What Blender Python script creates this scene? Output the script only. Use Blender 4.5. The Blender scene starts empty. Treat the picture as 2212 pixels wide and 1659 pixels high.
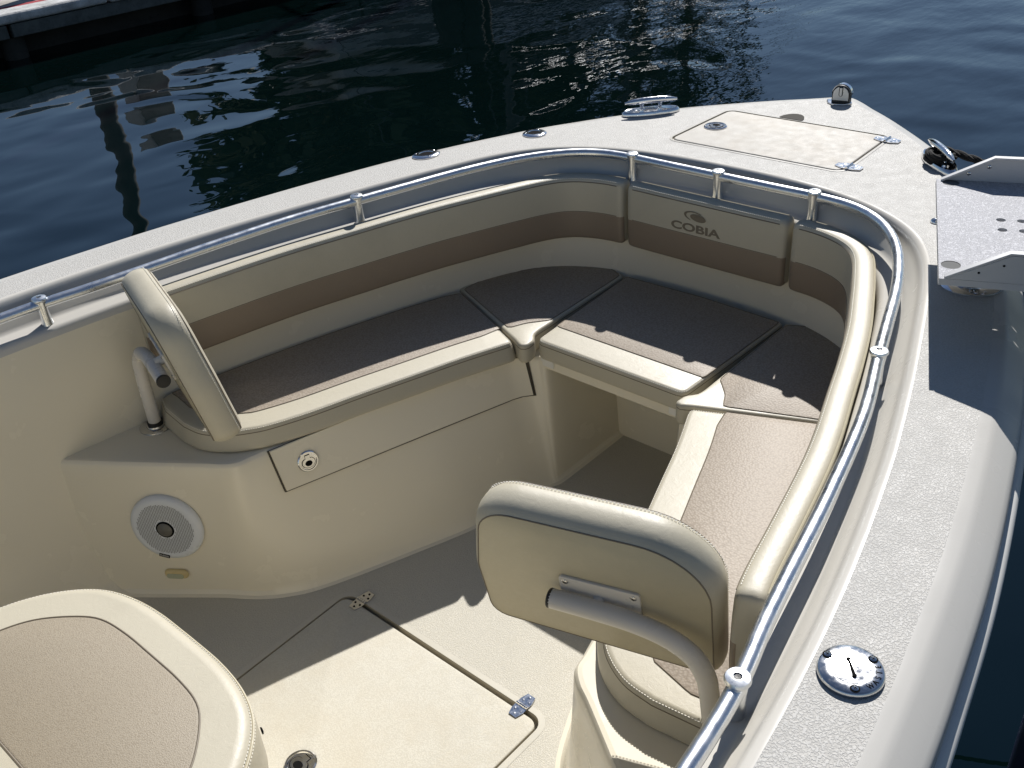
import bpy, math, random
from mathutils import Vector, Matrix, noise
from mathutils.geometry import delaunay_2d_cdt
random.seed(7)
S = bpy.context.scene
COL = S.collection
# ------------------------------------------------------------------ camera, world, sun, exposure
cam = bpy.data.cameras.new('camera'); camo = bpy.data.objects.new('camera', cam); COL.objects.link(camo)
rx = Vector((0.65619208, -0.75144692, -0.06884388)); dn = Vector((-0.44013031, -0.30703277, -0.84381052)); fw = Vector((0.61294149, 0.58400206, -0.53220704))
M = Matrix((rx, -dn, -fw)).transposed().to_4x4(); M.translation = (0, -1.25, 1.69625)
camo.matrix_world = M
cam.sensor_width = 36; cam.lens = 2139.09 / 2212 * 36; cam.clip_start = .02; cam.clip_end = 3000
S.camera = camo
S.render.engine = 'CYCLES'
SUN_EL = math.radians(41); SH = Vector((-1.06, -.45, -1.0)).normalized()
w = bpy.data.worlds.new("World"); S.world = w; w.use_nodes = True
nt = w.node_tree; nt.nodes.clear()
sky = nt.nodes.new('ShaderNodeTexSky'); sky.sky_type = 'NISHITA'; sky.sun_disc = False
sky.sun_elevation = SUN_EL; sky.sun_rotation = math.atan2(1.06, .45); sky.air_density = 1.0; sky.dust_density = .1; sky.ozone_density = 5.0; sky.altitude = 100
bgn = nt.nodes.new('ShaderNodeBackground'); bgn.inputs[1].default_value = .054
out = nt.nodes.new('ShaderNodeOutputWorld'); hs = nt.nodes.new('ShaderNodeHueSaturation'); hs.inputs['Saturation'].default_value = .90; nt.links.new(sky.outputs[0], hs.inputs['Color']); nt.links.new(hs.outputs[0], bgn.inputs[0]); nt.links.new(bgn.outputs[0], out.inputs[0])
sl = bpy.data.lights.new('sun', 'SUN'); sl.energy = 5.0; sl.angle = math.radians(.53); sl.color = (1, .975, .945)
so = bpy.data.objects.new('sun', sl); COL.objects.link(so); so.rotation_euler = SH.to_track_quat('-Z', 'Y').to_euler(); so.location = (6, 3, 8)
S.view_settings.view_transform = 'Standard'; S.view_settings.look = 'None'; S.view_settings.exposure = .33; S.view_settings.gamma = 1
S.view_settings.use_curve_mapping = False
S.cycles.max_bounces = 8; S.cycles.diffuse_bounces = 4; S.cycles.glossy_bounces = 4; S.cycles.transmission_bounces = 4
S.cycles.use_denoising = True; S.cycles.sample_clamp_indirect = 6; S.cycles.caustics_reflective = False; S.cycles.caustics_refractive = False

# ------------------------------------------------------------------ materials
class N:
    def __init__(s, name):
        s.m = bpy.data.materials.new(name); s.m.use_nodes = True; s.t = s.m.node_tree
        s.p = s.t.nodes['Principled BSDF']; s.tc = None
    def n(s, ty, **kw):
        x = s.t.nodes.new(ty)
        for k, v in kw.items(): setattr(x, k, v)
        return x
    def l(s, a, b): s.t.links.new(a, b)
    def co(s, scale=(1, 1, 1), rot=(0, 0, 0), which='Object'):
        if s.tc is None: s.tc = s.n('ShaderNodeTexCoord')
        mp = s.n('ShaderNodeMapping'); mp.inputs['Scale'].default_value = scale; mp.inputs['Rotation'].default_value = rot
        s.l(s.tc.outputs[which], mp.inputs[0]); return mp.outputs[0]
    def noise(s, scale, detail=3, rough=.5, co=None, dist=0):
        x = s.n('ShaderNodeTexNoise'); x.inputs['Scale'].default_value = scale; x.inputs['Detail'].default_value = detail
        x.inputs['Roughness'].default_value = rough; x.inputs['Distortion'].default_value = dist
        s.l(co if co is not None else s.co(), x.inputs['Vector']); return x.outputs[0]
    def voro(s, scale, feature='F1', co=None, out='Distance'):
        x = s.n('ShaderNodeTexVoronoi', feature=feature); x.inputs['Scale'].default_value = scale
        s.l(co if co is not None else s.co(), x.inputs['Vector']); return x.outputs[out]
    def ramp(s, v, stops):
        x = s.n('ShaderNodeValToRGB'); e = x.color_ramp.elements
        while len(e) < len(stops): e.new(.5)
        for i, (p, c) in enumerate(stops): e[i].position = p; e[i].color = (*c, 1) if len(c) == 3 else c
        s.l(v, x.inputs[0]); return x.outputs[0]
    def rng(s, v, a, b, c, d):
        x = s.n('ShaderNodeMapRange'); s.l(v, x.inputs[0])
        for i, q in enumerate((a, b, c, d)): x.inputs[i + 1].default_value = q
        return x.outputs[0]
    def mix(s, f, a, b, mode='MIX'):
        x = s.n('ShaderNodeMix', data_type='RGBA', blend_type=mode)
        if isinstance(f, (int, float)): x.inputs[0].default_value = f
        else: s.l(f, x.inputs[0])
        for q, i in ((a, 6), (b, 7)):
            if isinstance(q, tuple): x.inputs[i].default_value = (*q, 1)
            else: s.l(q, x.inputs[i])
        return x.outputs[2]
    def bump(s, h, strength, dist, prev=None):
        x = s.n('ShaderNodeBump'); x.inputs['Strength'].default_value = strength; x.inputs['Distance'].default_value = dist
        s.l(h, x.inputs['Height'])
        if prev is not None: s.l(prev, x.inputs['Normal'])
        return x.outputs[0]
    def set(s, col=None, rough=None, metal=None, normal=None, spec=None, coat=None, ior=None):
        for key, v in (('Base Color', col), ('Roughness', rough), ('Metallic', metal), ('Specular IOR Level', spec), ('Coat Weight', coat), ('IOR', ior)):
            if v is None: continue
            if isinstance(v, tuple): s.p.inputs[key].default_value = (*v, 1)
            elif isinstance(v, (int, float)): s.p.inputs[key].default_value = v
            else: s.l(v, s.p.inputs[key])
        if normal is not None: s.l(normal, s.p.inputs['Normal'])
        return s.m

def gelcoat(name, col, grime=.1, rough=.22, spec=.38):
    a = N(name); d = tuple(c * q for c, q in zip(col, (.86, .83, .76)))
    n1 = a.noise(2.3, 5, .6); n2 = a.noise(60, 4, .6)
    c = a.mix(a.rng(n1, .40, .85, 0, grime * 3), col, d)
    r = a.rng(a.noise(9, 4, .6), .3, .7, rough * .8, rough * 1.5)
    return a.set(c, r, normal=a.bump(a.noise(7, 2), .08, .004), spec=spec)
def nonskid(name, col, stain=None, size=420, bs=.5):
    a = N(name); v = a.noise(size, 2, .5, dist=.6); h = a.ramp(v, [(.42, (0, 0, 0)), (.58, (1, 1, 1))])
    d = tuple(c * q for c, q in zip(col, (.90, .89, .87)))
    c = a.mix(h, d, col)
    c = a.mix(a.rng(a.noise(3.1, 6, .65), .45, .75, 0, .35), c, tuple(x * .86 for x in col))
    sp = a.voro(7); c = a.mix(a.rng(sp, 0, .018, .75, 0), c, (.12, .10, .08))
    if stain:
        c = a.mix(a.rng(a.noise(5, 7, .7), .46, .66, 0, .6), c, stain)
    r = a.rng(a.noise(30, 3), .3, .7, .52, .68)
    n = a.bump(h, bs, .0011)
    return a.set(c, r, normal=n, spec=.30)
def vinyl(name, col, dirt=(.30, .27, .20), wr=.35, metal=0.0):
    a = N(name); crk = a.voro(95, 'DISTANCE_TO_EDGE', co=a.co()); wv = a.noise(70, 5, .6, dist=1.0)
    pebble = a.voro(900)
    c = a.mix(a.rng(wv, .5, .8, 0, .25), col, tuple(x * 1.08 for x in col))
    c = a.mix(a.rng(a.noise(4, 6, .6), .52, .8, 0, .35), c, dirt)
    c = a.mix(a.rng(a.noise(230, 3, .6), .60, .8, 0, .25), c, dirt)
    n = a.bump(wv, wr, .003); n = a.bump(pebble, .18, .0006, n)
    return a.set(c, a.rng(wv, .3, .7, .50, .40), normal=n, spec=.42)
def insert_mat(name, col, sc=330, k=1.0):
    a = N(name); v = a.voro(sc, 'F1'); v2 = a.noise(500, 2)
    dk = tuple(x * (1 - k * (1 - q)) for x, q in zip(col, (.70, .66, .62))); lt = tuple(min(1, x * (1 + .22 * k)) for x in col)
    c = a.ramp(v, [(.10, lt), (.38, col), (.75, dk)])
    c = a.mix(a.rng(a.noise(16, 2), .35, .65, 0, .12), c, tuple(x * .88 for x in col))
    n = a.bump(v, .45, .0009)
    return a.set(c, .55, normal=n, spec=.35)
def metal(name, col, rough, spots=0, bump=.0):
    a = N(name); r = a.rng(a.noise(90, 5, .7), .35, .7, rough * .7, rough * 1.6 + spots)
    n = a.bump(a.noise(14, 1), .05 + bump * .3, .002)
    c = a.mix(a.rng(a.noise(160, 4, .7), .55, .75, 0, .25 + spots), col, tuple(x * .55 for x in col))
    return a.set(c, r, metal=1.0, normal=n)

MT = {}
MT['deck'] = nonskid('deck_nonskid', (.50, .487, .455), None, 320, .55)
MT['deck_smooth'] = gelcoat('deck_gelcoat', (.58, .555, .50), .04, .22, .14)
MT['liner'] = gelcoat('liner_gelcoat', (.76, .70, .56), .008, .20)
MT['floor'] = nonskid('floor_nonskid', (.54, .51, .43), None, 330, .4)
MT['floor_lid'] = nonskid('floor_lid_nonskid', (.56, .53, .445), (.50, .45, .35), 330, .18)
MT['hatch'] = nonskid('hatch_nonskid', (.50, .475, .425), (.41, .36, .29), 420, .25)
MT['groove'] = N('gutter_sealant').set((.36, .32, .24), .5)
MT['gap'] = N('panel_gap').set((.06, .05, .035), .8)
MT['vinyl'] = vinyl('cream_vinyl', (.48, .44, .34), wr=.14)
MT['vinyl_back'] = vinyl('cream_vinyl_back', (.46, .41, .285), wr=.1)
MT['brown'] = vinyl('taupe_vinyl', (.25, .195, .140), (.19, .15, .105), wr=.15)
MT['insert'] = insert_mat('woven_insert', (.34, .285, .22), 205, .65)
a = N('painted_notch_shade'); MT['notch_shade'] = a.set((.10, .095, .085), .95, spec=.05)  # matte near-black standing in for the shade inside the hatch notch
MT['insert2'] = insert_mat('woven_insert_fine', (.32, .275, .205), 560, .6)
MT['piping'] = N('piping').set((.17, .14, .10), .6)
MT['thread'] = N('stitch_thread').set((.72, .69, .60), .6)
MT['chrome'] = metal('polished_stainless', (.80, .80, .80), .13)
MT['chrome2'] = metal('weathered_stainless', (.62, .62, .62), .15, .05)
a = N('anodised_rail'); MT['rail'] = a.set(a.mix(a.rng(a.noise(160, 4, .7), .5, .75, 0, .3), (.74, .76, .78), (.5, .52, .54)), a.rng(a.noise(40, 4, .7), .3, .7, .24, .38), metal=1.0)
MT['white_tube'] = gelcoat('white_powder_coat', (.66, .63, .58), .25, .25)
MT['black'] = N('black_rubber').set((.012, .012, .012), .5)
MT['dark'] = N('dark_hole').set((.008, .008, .008), .9, spec=.05)
MT['alu'] = None
a = N('textured_aluminium'); h = a.ramp(a.noise(210, 3, .55, dist=1.5), [(.45, (0, 0, 0)), (.56, (1, 1, 1))])
MT['alu'] = a.set(a.mix(h, (.33, .33, .345), (.47, .47, .49)), .62, metal=0, spec=.3, normal=a.bump(h, .5, .001))
MT['tray'] = gelcoat('tray_side_coating', (.50, .50, .50), .05, .35)
MT['plug'] = N('grey_plug').set((.17, .17, .165), .9, spec=.1)
MT['spk'] = gelcoat('speaker_plastic', (.66, .68, .70), .05, .3)
MT['spkhole'] = N('speaker_hole').set((.12, .12, .11), .6)
MT['cone'] = N('tweeter').set((.11, .105, .09), .35)
MT['yellow'] = gelcoat('yellowed_plastic', (.60, .48, .24), .1, .3)
MT['lens'] = N('lamp_lens').set((.42, .43, .30), .25)
MT['hull'] = gelcoat('hull_gelcoat', (.62, .61, .58), .05, .45, .15)
MT['floor_smooth'] = gelcoat('floor_smooth', (.53, .50, .42), .03, .3, .2)
a = N('rope_fibre'); MT['rope'] = a.set((.012, .011, .010), .9, normal=a.bump(a.noise(400, 3), .8, .003))
MT['navy'] = N('navy_vinyl').set((.010, .014, .05), .35)
MT['logo'] = N('logo_print').set((.17, .14, .10), .5)
MT['white'] = N('white_plastic').set((.74, .72, .66), .4)

# ------------------------------------------------------------------ geometry helpers
def mesh_obj(name, V, F, mat=None, parent=None, smooth=True, mats=None, fm=None, angle=None):
    me = bpy.data.meshes.new(name); me.from_pydata([tuple(v) for v in V], [], F); me.update()
    if mats: [me.materials.append(m) for m in mats]
    elif mat: me.materials.append(mat)
    if fm: me.polygons.foreach_set('material_index', fm)
    if smooth:
        me.polygons.foreach_set('use_smooth', [True] * len(me.polygons))
        try: me.set_sharp_from_angle(angle=math.radians(angle or 38))
        except Exception: pass
    o = bpy.data.objects.new(name, me); COL.objects.link(o)
    if parent: o.parent = parent
    return o
def tag(o, label=None, cat=None, group=None, kind=None):
    if label: o['label'] = label
    if cat: o['category'] = cat
    if group: o['group'] = group
    if kind: o['kind'] = kind
    return o
def empty(name, loc, label, cat, group=None, rz=0):
    e = bpy.data.objects.new(name, None); COL.objects.link(e); e.location = loc; e.rotation_euler = (0, 0, rz); e.empty_display_size = .05
    bpy.context.view_layer.update()
    return tag(e, label, cat, group)
def put(o, parent):            # world-built mesh under an empty that stands away from the origin
    o.parent = parent; o.matrix_parent_inverse = Matrix.Translation(-Vector(parent.location)) if parent.rotation_euler.z == 0 else parent.matrix_world.inverted(); return o
def cr(P, n=8, closed=False):  # catmull-rom, centripetal-ish by plain uniform
    P = [Vector(p) for p in P]; out = []; m = len(P); rngs = range(m) if closed else range(m - 1)
    for i in rngs:
        if closed: a, b, c, d = P[(i - 1) % m], P[i], P[(i + 1) % m], P[(i + 2) % m]
        else:
            b, c = P[i], P[i + 1]; a = P[i - 1] if i else b * 2 - c; d = P[i + 2] if i + 2 < m else c * 2 - b
        for k in range(n):
            t = k / n
            out.append(.5 * ((2 * b) + (c - a) * t + (2 * a - 5 * b + 4 * c - d) * t * t + (3 * b - a - 3 * c + d) * t ** 3))
    if not closed: out.append(P[-1])
    return out
def resample(P, n, closed=False):
    P = [Vector(p) for p in P]
    if closed: P = P + [P[0]]
    L = [0]
    for i in range(1, len(P)): L.append(L[-1] + (P[i] - P[i - 1]).length)
    out = []; j = 0; cnt = n if closed else n - 1
    for k in range(n):
        s = L[-1] * k / cnt
        while j < len(L) - 2 and L[j + 1] < s: j += 1
        t = (s - L[j]) / max(1e-9, L[j + 1] - L[j]); out.append(P[j].lerp(P[j + 1], min(1, t)))
    return out
def offs(P, d, closed=False):  # 2D offset to the left of travel
    out = []; n = len(P)
    for i in range(n):
        if closed: a, b = P[i - 1], P[(i + 1) % n]
        else: a, b = P[max(0, i - 1)], P[min(n - 1, i + 1)]
        t = Vector((b[0] - a[0], b[1] - a[1])).normalized()
        p = Vector(P[i]); q = p.copy(); q.x += -t.y * d; q.y += t.x * d; out.append(q)
    return out
def rows_mesh(rows, closed_u=False, closed_v=False):
    V = []; F = []; n = len(rows[0])
    for r in rows: V += [tuple(v) for v in r]
    R = len(rows)
    for i in range(R if closed_v else R - 1):
        i2 = (i + 1) % R
        for j in range(n if closed_u else n - 1):
            j2 = (j + 1) % n; F.append((i * n + j, i * n + j2, i2 * n + j2, i2 * n + j))
    return V, F
def loft(name, rows, mat, parent=None, closed_u=False, flip=False, **kw):
    V, F = rows_mesh(rows, closed_u)
    if flip: F = [tuple(reversed(f)) for f in F]
    return mesh_obj(name, V, F, mat, parent, **kw)
def tube_vf(P, r, seg=12, caps=True, base=0, radii=None):
    P = [Vector(p) for p in P]; V = []; F = []; up = None
    for i, p in enumerate(P):
        t = (P[min(len(P) - 1, i + 1)] - P[max(0, i - 1)]).normalized()
        if up is None:
            up = Vector((0, 0, 1)) if abs(t.z) < .9 else Vector((1, 0, 0))
        up = (up - t * up.dot(t)).normalized(); s = t.cross(up)
        rr = radii[i] if radii else r
        for k in range(seg):
            a = 2 * math.pi * k / seg; V.append(p + (up * math.cos(a) + s * math.sin(a)) * rr)
    for i in range(len(P) - 1):
        for k in range(seg):
            k2 = (k + 1) % seg; F.append((base + i * seg + k, base + i * seg + k2, base + (i + 1) * seg + k2, base + (i + 1) * seg + k))
    if caps:
        F.append(tuple(base + k for k in range(seg - 1, -1, -1))); e = (len(P) - 1) * seg
        F.append(tuple(base + e + k for k in range(seg)))
    return V, F
def tube(name, P, r, mat, parent=None, seg=12, caps=True, radii=None, **kw):
    V, F = tube_vf(P, r, seg, caps, radii=radii); return mesh_obj(name, V, F, mat, parent, **kw)
def lathe_vf(prof, seg=32, mtx=None):
    V = []; F = []
    for r, z in prof:
        for k in range(seg):
            a = 2 * math.pi * k / seg; V.append(Vector((r * math.cos(a), r * math.sin(a), z)))
    for i in range(len(prof) - 1):
        for k in range(seg):
            k2 = (k + 1) % seg; F.append((i * seg + k, i * seg + k2, (i + 1) * seg + k2, (i + 1) * seg + k))
    if prof[-1][0] > 1e-6: F.append(tuple((len(prof) - 1) * seg + k for k in range(seg)))
    if prof[0][0] > 1e-6: F.append(tuple(k for k in range(seg - 1, -1, -1)))
    if mtx: V = [mtx @ v for v in V]
    return V, F
def lathe(name, prof, mat, parent=None, mtx=None, seg=32, **kw):
    V, F = lathe_vf(prof, seg, mtx); return mesh_obj(name, V, F, mat, parent, **kw)
def frame(o, z, x=None):       # matrix with local +Z along z
    z = Vector(z).normalized(); x = Vector(x) if x else (Vector((1, 0, 0)) if abs(z.x) < .9 else Vector((0, 1, 0)))
    x = (x - z * x.dot(z)).normalized(); y = z.cross(x)
    m = Matrix((x, y, z)).transposed().to_4x4(); m.translation = o; return m
def box_vf(cx, cy, cz, sx, sy, sz, mtx=None):
    V = [Vector((cx + a * sx / 2, cy + b * sy / 2, cz + c * sz / 2)) for a in (-1, 1) for b in (-1, 1) for c in (-1, 1)]
    if mtx: V = [mtx @ v for v in V]
    return V, [(0, 1, 3, 2), (4, 6, 7, 5), (0, 4, 5, 1), (2, 3, 7, 6), (0, 2, 6, 4), (1, 5, 7, 3)]
def join(parts):
    V = []; F = []
    for v, f in parts:
        b = len(V); V += list(v); F += [tuple(i + b for i in q) for q in f]
    return V, F
def bevel(o, w, seg=3, angle=35):
    m = o.modifiers.new('bevel', 'BEVEL'); m.width = w; m.segments = seg; m.limit_method = 'ANGLE'; m.angle_limit = math.radians(angle); m.harden_normals = False
    return o
def planar(name, outer, holes, z, mat, parent=None):
    V2 = []; E = []
    def add(loop):
        b = len(V2); n = len(loop)
        for p in loop: V2.append(Vector((p[0], p[1])))
        for i in range(n): E.append((b + i, b + (i + 1) % n))
    add(outer)
    for hh in holes: add(hh)
    v, e, f, *_ = delaunay_2d_cdt(V2, E, [], 1, 1e-6)
    def inside(pt, L):
        c = False; n = len(L); x, y = pt
        for i in range(n):
            x1, y1 = L[i][0], L[i][1]; x2, y2 = L[(i + 1) % n][0], L[(i + 1) % n][1]
            if (y1 > y) != (y2 > y) and x < (x2 - x1) * (y - y1) / (y2 - y1) + x1: c = not c
        return c
    FF = []
    for t in f:
        cx = sum(v[i].x for i in t) / len(t); cy = sum(v[i].y for i in t) / len(t)
        if inside((cx, cy), outer) and not any(inside((cx, cy), hh) for hh in holes):
            a = [v[i] for i in t]; ar = sum(a[i].x * a[(i + 1) % len(a)].y - a[(i + 1) % len(a)].x * a[i].y for i in range(len(a)))
            FF.append(tuple(t) if ar > 0 else tuple(reversed(t)))
    return mesh_obj(name, [(p.x, p.y, z) for p in v], FF, mat, parent, smooth=False)
def area(P): return sum(P[i][0] * P[(i + 1) % len(P)][1] - P[(i + 1) % len(P)][0] * P[i][1] for i in range(len(P))) / 2
def ccw(P): return P if area(P) > 0 else list(reversed(P))
def rpoly(P, r, n=5):          # polygon with rounded corners; r number or list
    out = []; m = len(P); P = [Vector(p[:2]) for p in P]
    for i in range(m):
        p = P[i]; a = P[i - 1]; b = P[(i + 1) % m]; rr = r[i] if isinstance(r, (list, tuple)) else r
        u = (a - p); v = (b - p); lu, lv = u.length, v.length; u.normalize(); v.normalize()
        if rr < 1e-5: out.append(p); continue
        ang = math.acos(max(-1, min(1, u.dot(v)))); d = min(rr / math.tan(ang / 2), lu * .49, lv * .49); r2 = d * math.tan(ang / 2)
        c = p + (u + v).normalized() * (r2 / math.sin(ang / 2)); s = p + u * d; e = p + v * d
        a0 = math.atan2(s.y - c.y, s.x - c.x); a1 = math.atan2(e.y - c.y, e.x - c.x); da = (a1 - a0 + math.pi) % (2 * math.pi) - math.pi
        for k in range(n + 1):
            aa = a0 + da * k / n; out.append(Vector((c.x + r2 * math.cos(aa), c.y + r2 * math.sin(aa))))
    return out
def dens(P, step, closed=True):
    L = sum((Vector(P[i]) - Vector(P[i - 1])).length for i in range(0 if closed else 1, len(P)))
    return resample([Vector(p) for p in P], max(8, int(L / step)), closed)
def slab(name, outline, z0, z1, r, mat, parent=None, r0=None, taper=0, map3=None, puff=0.0):
    """Cushion or lid: outline (CCW, xy), rounded top edge radius r, bottom edge r0, bottom edge moved by taper outwards.
    A puffed top is filled by rings shrinking to a spine."""
    P = [Vector((p[0], p[1], 0)) for p in outline]
    rings = []
    def ring(ins, z):
        q = offs(P, ins, True); return [Vector((a.x, a.y, z)) for a in q]
    r0 = r * .5 if r0 is None else r0; k = 4
    for i in range(k + 1):
        a = math.pi / 2 * i / k; rings.append(ring(r0 * (1 - math.sin(a)) - taper, z0 + r0 * (1 - math.cos(a))))
    for i in range(1, 4): rings.append(ring(-taper * (1 - i / 4), z0 + r0 + (z1 - r - z0 - r0) * i / 4))
    for i in range(k + 1):
        a = math.pi / 2 * i / k; rings.append(ring(r * (1 - math.cos(a)), z1 - r + r * math.sin(a)))
    if puff:
        c = ring(r * 1.0, z1); cx = sum(p.x for p in c) / len(c); cy = sum(p.y for p in c) / len(c)
        for f, hh in ((.12, .45), (.3, .8), (.6, 1.0)):
            rings.append([Vector((p.x + (cx - p.x) * f, p.y + (cy - p.y) * f, z1 + puff * hh)) for p in c])
    V, F = rows_mesh(rings, True); n = len(P); L = (len(rings) - 1) * n
    F.append(tuple(L + i for i in range(n))); F.append(tuple(reversed(range(n))))
    if map3: V = [map3(Vector(v)) for v in V]
    return mesh_obj(name, V, F, mat, parent, angle=50)
def sheet(name, outline, z, h, mat, parent, map3=None):     # thin raised panel with chamfered rim
    P = [Vector((p[0], p[1], 0)) for p in outline]
    rings = [[Vector((p.x, p.y, z)) for p in P], [Vector((p.x, p.y, z + h * .5)) for p in P], [Vector((q.x, q.y, z + h)) for q in offs(P, h * 1.2, True)]]
    V, F = rows_mesh(rings, True); n = len(P); F.append(tuple(2 * n + i for i in range(n)))
    if map3: V = [map3(Vector(v)) for v in V]
    return mesh_obj(name, V, F, mat, parent)
def stitches(name, path, parent, closed=False, step=.0055, ln=.0034, wd=.0011, mat=None):
    P = resample(path, max(4, int(sum((Vector(path[i]) - Vector(path[i - 1])).length for i in range(1, len(path))) / step)), closed)
    parts = []
    for i in range(len(P) - 1):
        d = (P[i + 1] - P[i]); 
        if d.length < 1e-6: continue
        parts.append(box_vf(0, 0, 0, ln, wd, wd, frame(P[i], (0, 0, 1) if abs(d.normalized().z) < .8 else (1, 0, 0), d)))
    V, F = join(parts); o = mesh_obj(name, V, F, mat or MT['thread'], parent, smooth=False); o['kind'] = 'stuff'; return o
def disc_screw(name, o, nrm, r, parent, mat=None):
    m = frame(o, nrm)
    a = lathe_vf([(r, 0), (r, r * .15), (r * .75, r * .35), (0, r * .42)], 16, m)
    b = box_vf(0, 0, r * .42, r * 1.0, r * .22, r * .08, m); c = box_vf(0, 0, r * .42, r * .22, r * 1.0, r * .09, m)
    V, F = join([a, b, c]); fm = [0] * len(a[1]) + [1] * 12
    return mesh_obj(name, V, F, None, parent, mats=[mat or MT['chrome2'], MT['dark']], fm=fm)

# ------------------------------------------------------------------ boat plan curves (metres, x forward, y to port, z above cockpit floor)
Dp = [(-1.3, 1.02), (-.6, 1.0), (0, .975), (.4, .957), (.64, .936), (.8, .918), (.98, .889), (1.2, .842), (1.35, .803), (1.55, .744), (1.8, .663), (1.95, .6), (2.05, .528), (2.125, .42), (2.17, .29), (2.19, .15), (2.195, 0)]
Op = [(-1.3, 1.2), (-.6, 1.18), (0, 1.155), (.4, 1.13), (.77, 1.09), (.93, 1.068), (1.12, 1.037), (1.35, .988), (1.6, .925), (1.87, .84), (2.16, .715), (2.33, .615), (2.46, .525), (2.60, .408), (2.73, .272), (2.84, .14), (2.93, 0)]
Rp = [(-1.3, .965), (-.6, .945), (0, .922), (.35, .908), (.62, .888), (.739, .874), (.846, .851), (.95, .832), (1.12, .802), (1.34, .755), (1.521, .699), (1.65, .66), (1.77, .624), (1.87, .587), (1.96, .545), (2.035, .495), (2.093, .435), (2.128, .365), (2.14, .28), (2.14, .15), (2.14, 0)]
Pp = [(.905, .772), (.964, .757), (1.07, .737), (1.215, .708), (1.32, .682), (1.45, .643), (1.56, .610), (1.68, .570), (1.785, .528), (1.88, .488), (1.98, .440), (2.03, .393), (2.058, .325), (2.066, .25), (2.066, .12), (2.066, 0)]
def full(P):                   # port aft -> bow -> starboard aft
    return P + [(x, -y) for x, y in reversed(P[:-1])]
def curve(P, n=10): return [Vector((p.x, p.y, 0)) for p in cr([Vector((x, y, 0)) for x, y in full(P)], n)]
DC = curve(Dp); OC = curve(Op)          # same number of stations
NS = len(DC)
def zed(P, z): return [Vector((p.x, p.y, z)) for p in P]
# travelling port aft -> bow -> starboard: port side is on the left, so the outside of the boat is to the left (+)
boat = empty('motorboat', (0, 0, -.35), 'white centre console motorboat seen at its bow cockpit, floating beside a quay', 'boat')
def B(o): return put(o, boat)
ZD = .765
TC = offs(OC, -.062); NC = offs(DC, .014)
# deck: smooth outer band rolling down to the hull joint
rows = [zed(TC, ZD), zed(offs(OC, -.046), ZD - .001), zed(offs(OC, -.040), ZD - .003), zed(offs(OC, -.034), ZD - .0065), zed(offs(OC, -.020), ZD - .017), zed(offs(OC, -.007), ZD - .027), zed(offs(OC, -.001), ZD - .033), zed(offs(OC, .002), ZD - .040), zed(offs(OC, .003), ZD - .052), zed(offs(OC, .0), ZD - .06)]
MT['deck_edge'] = gelcoat('deck_edge_gelcoat', (.50, .485, .45), .05, .26, .12)
B(loft('deck_edge', rows, MT['deck_edge'], flip=False))
# coaming: smooth band, lip, sloping face, ledge, roll-over, liner wall down to the floor
rows = []
for o_, z in ((.014, ZD), (.009, ZD), (.004, ZD - .002), (-.001, ZD - .007), (-.006, ZD - .016), (-.012, ZD - .028), (-.0145, ZD - .030), (-.030, ZD - .056), (-.035, ZD - .062), (-.041, ZD - .065), (-.066, ZD - .068), (-.073, ZD - .072), (-.077, ZD - .079), (-.079, ZD - .09), (-.080, .60), (-.081, .50), (-.082, .40), (-.10, .2), (-.14, .04), (-.16, .012), (-.19, 0.001)):
    rows.append(zed(offs(DC, o_), z))
B(loft('coaming', rows[:14], MT['deck_smooth'], flip=True, angle=60))
B(loft('liner_wall', rows[13:], MT['liner'], flip=True, angle=60))
# hatch opening in the foredeck
HX = rpoly([(2.297, .258), (2.300, -.258), (2.607, -.252), (2.607, .246)], .028, 6)
HXi = [Vector((p.x, p.y, 0)) for p in offs([Vector((p.x, p.y, 0)) for p in ccw(HX)], .0055, True)]
rod_spots = [(1.848, .773, .030), (2.145, .620, .026)]
notch = [(2.618 + .028 * math.cos(a), .049 + .034 * math.sin(a)) for a in [math.pi * 2 * i / 16 for i in range(16)]]
outer = [(p.x, p.y) for p in TC] + [(p.x, p.y) for p in reversed(NC)]
B(planar('deck', outer, [HX], ZD, MT['deck']))
def gutter(name, loop, z, depth, wid, mat):
    P = [Vector((p[0], p[1], 0)) for p in ccw(loop)]
    rows = [zed(P, z), zed(offs(P, .001, True), z - .002), zed(offs(P, .001, True), z - depth), zed(offs(P, wid, True), z - depth)]
    return B(loft(name, rows, mat, closed_u=True, flip=True, angle=30))
gutter('hatch_gutter', HX, ZD, .005, .02, MT['groove'])
hatch = B(slab('anchor_hatch', HXi, ZD - .02, ZD + .0015, .004, MT['hatch']))
def sub(o, parent): o.parent = parent; o.matrix_parent_inverse = Matrix.Identity(4); return o
hatch_parent = hatch
def local_parent(o, parent):   # parent is a boat part whose mesh is in world coordinates
    o.parent = parent; return o
# smooth band round the hatch on the deck
V, F = rows_mesh([zed([Vector((p.x, p.y, 0)) for p in offs([Vector((q.x, q.y, 0)) for q in ccw(HX)], -.007, True)], ZD + .0008), zed([Vector((q.x, q.y, 0)) for q in ccw(HX)], ZD + .0012)], True)
B(mesh_obj('hatch_surround', V, F, MT['deck_smooth'], smooth=False))
# flat dark half-ellipse painting the shade of a drainage notch ahead of the lid
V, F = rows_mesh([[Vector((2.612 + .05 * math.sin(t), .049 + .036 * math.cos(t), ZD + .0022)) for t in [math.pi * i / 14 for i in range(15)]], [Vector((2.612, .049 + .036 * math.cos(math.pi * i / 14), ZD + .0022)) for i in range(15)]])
B(mesh_obj('notch_shade_patch', V, F, MT['notch_shade'], smooth=False))
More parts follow.
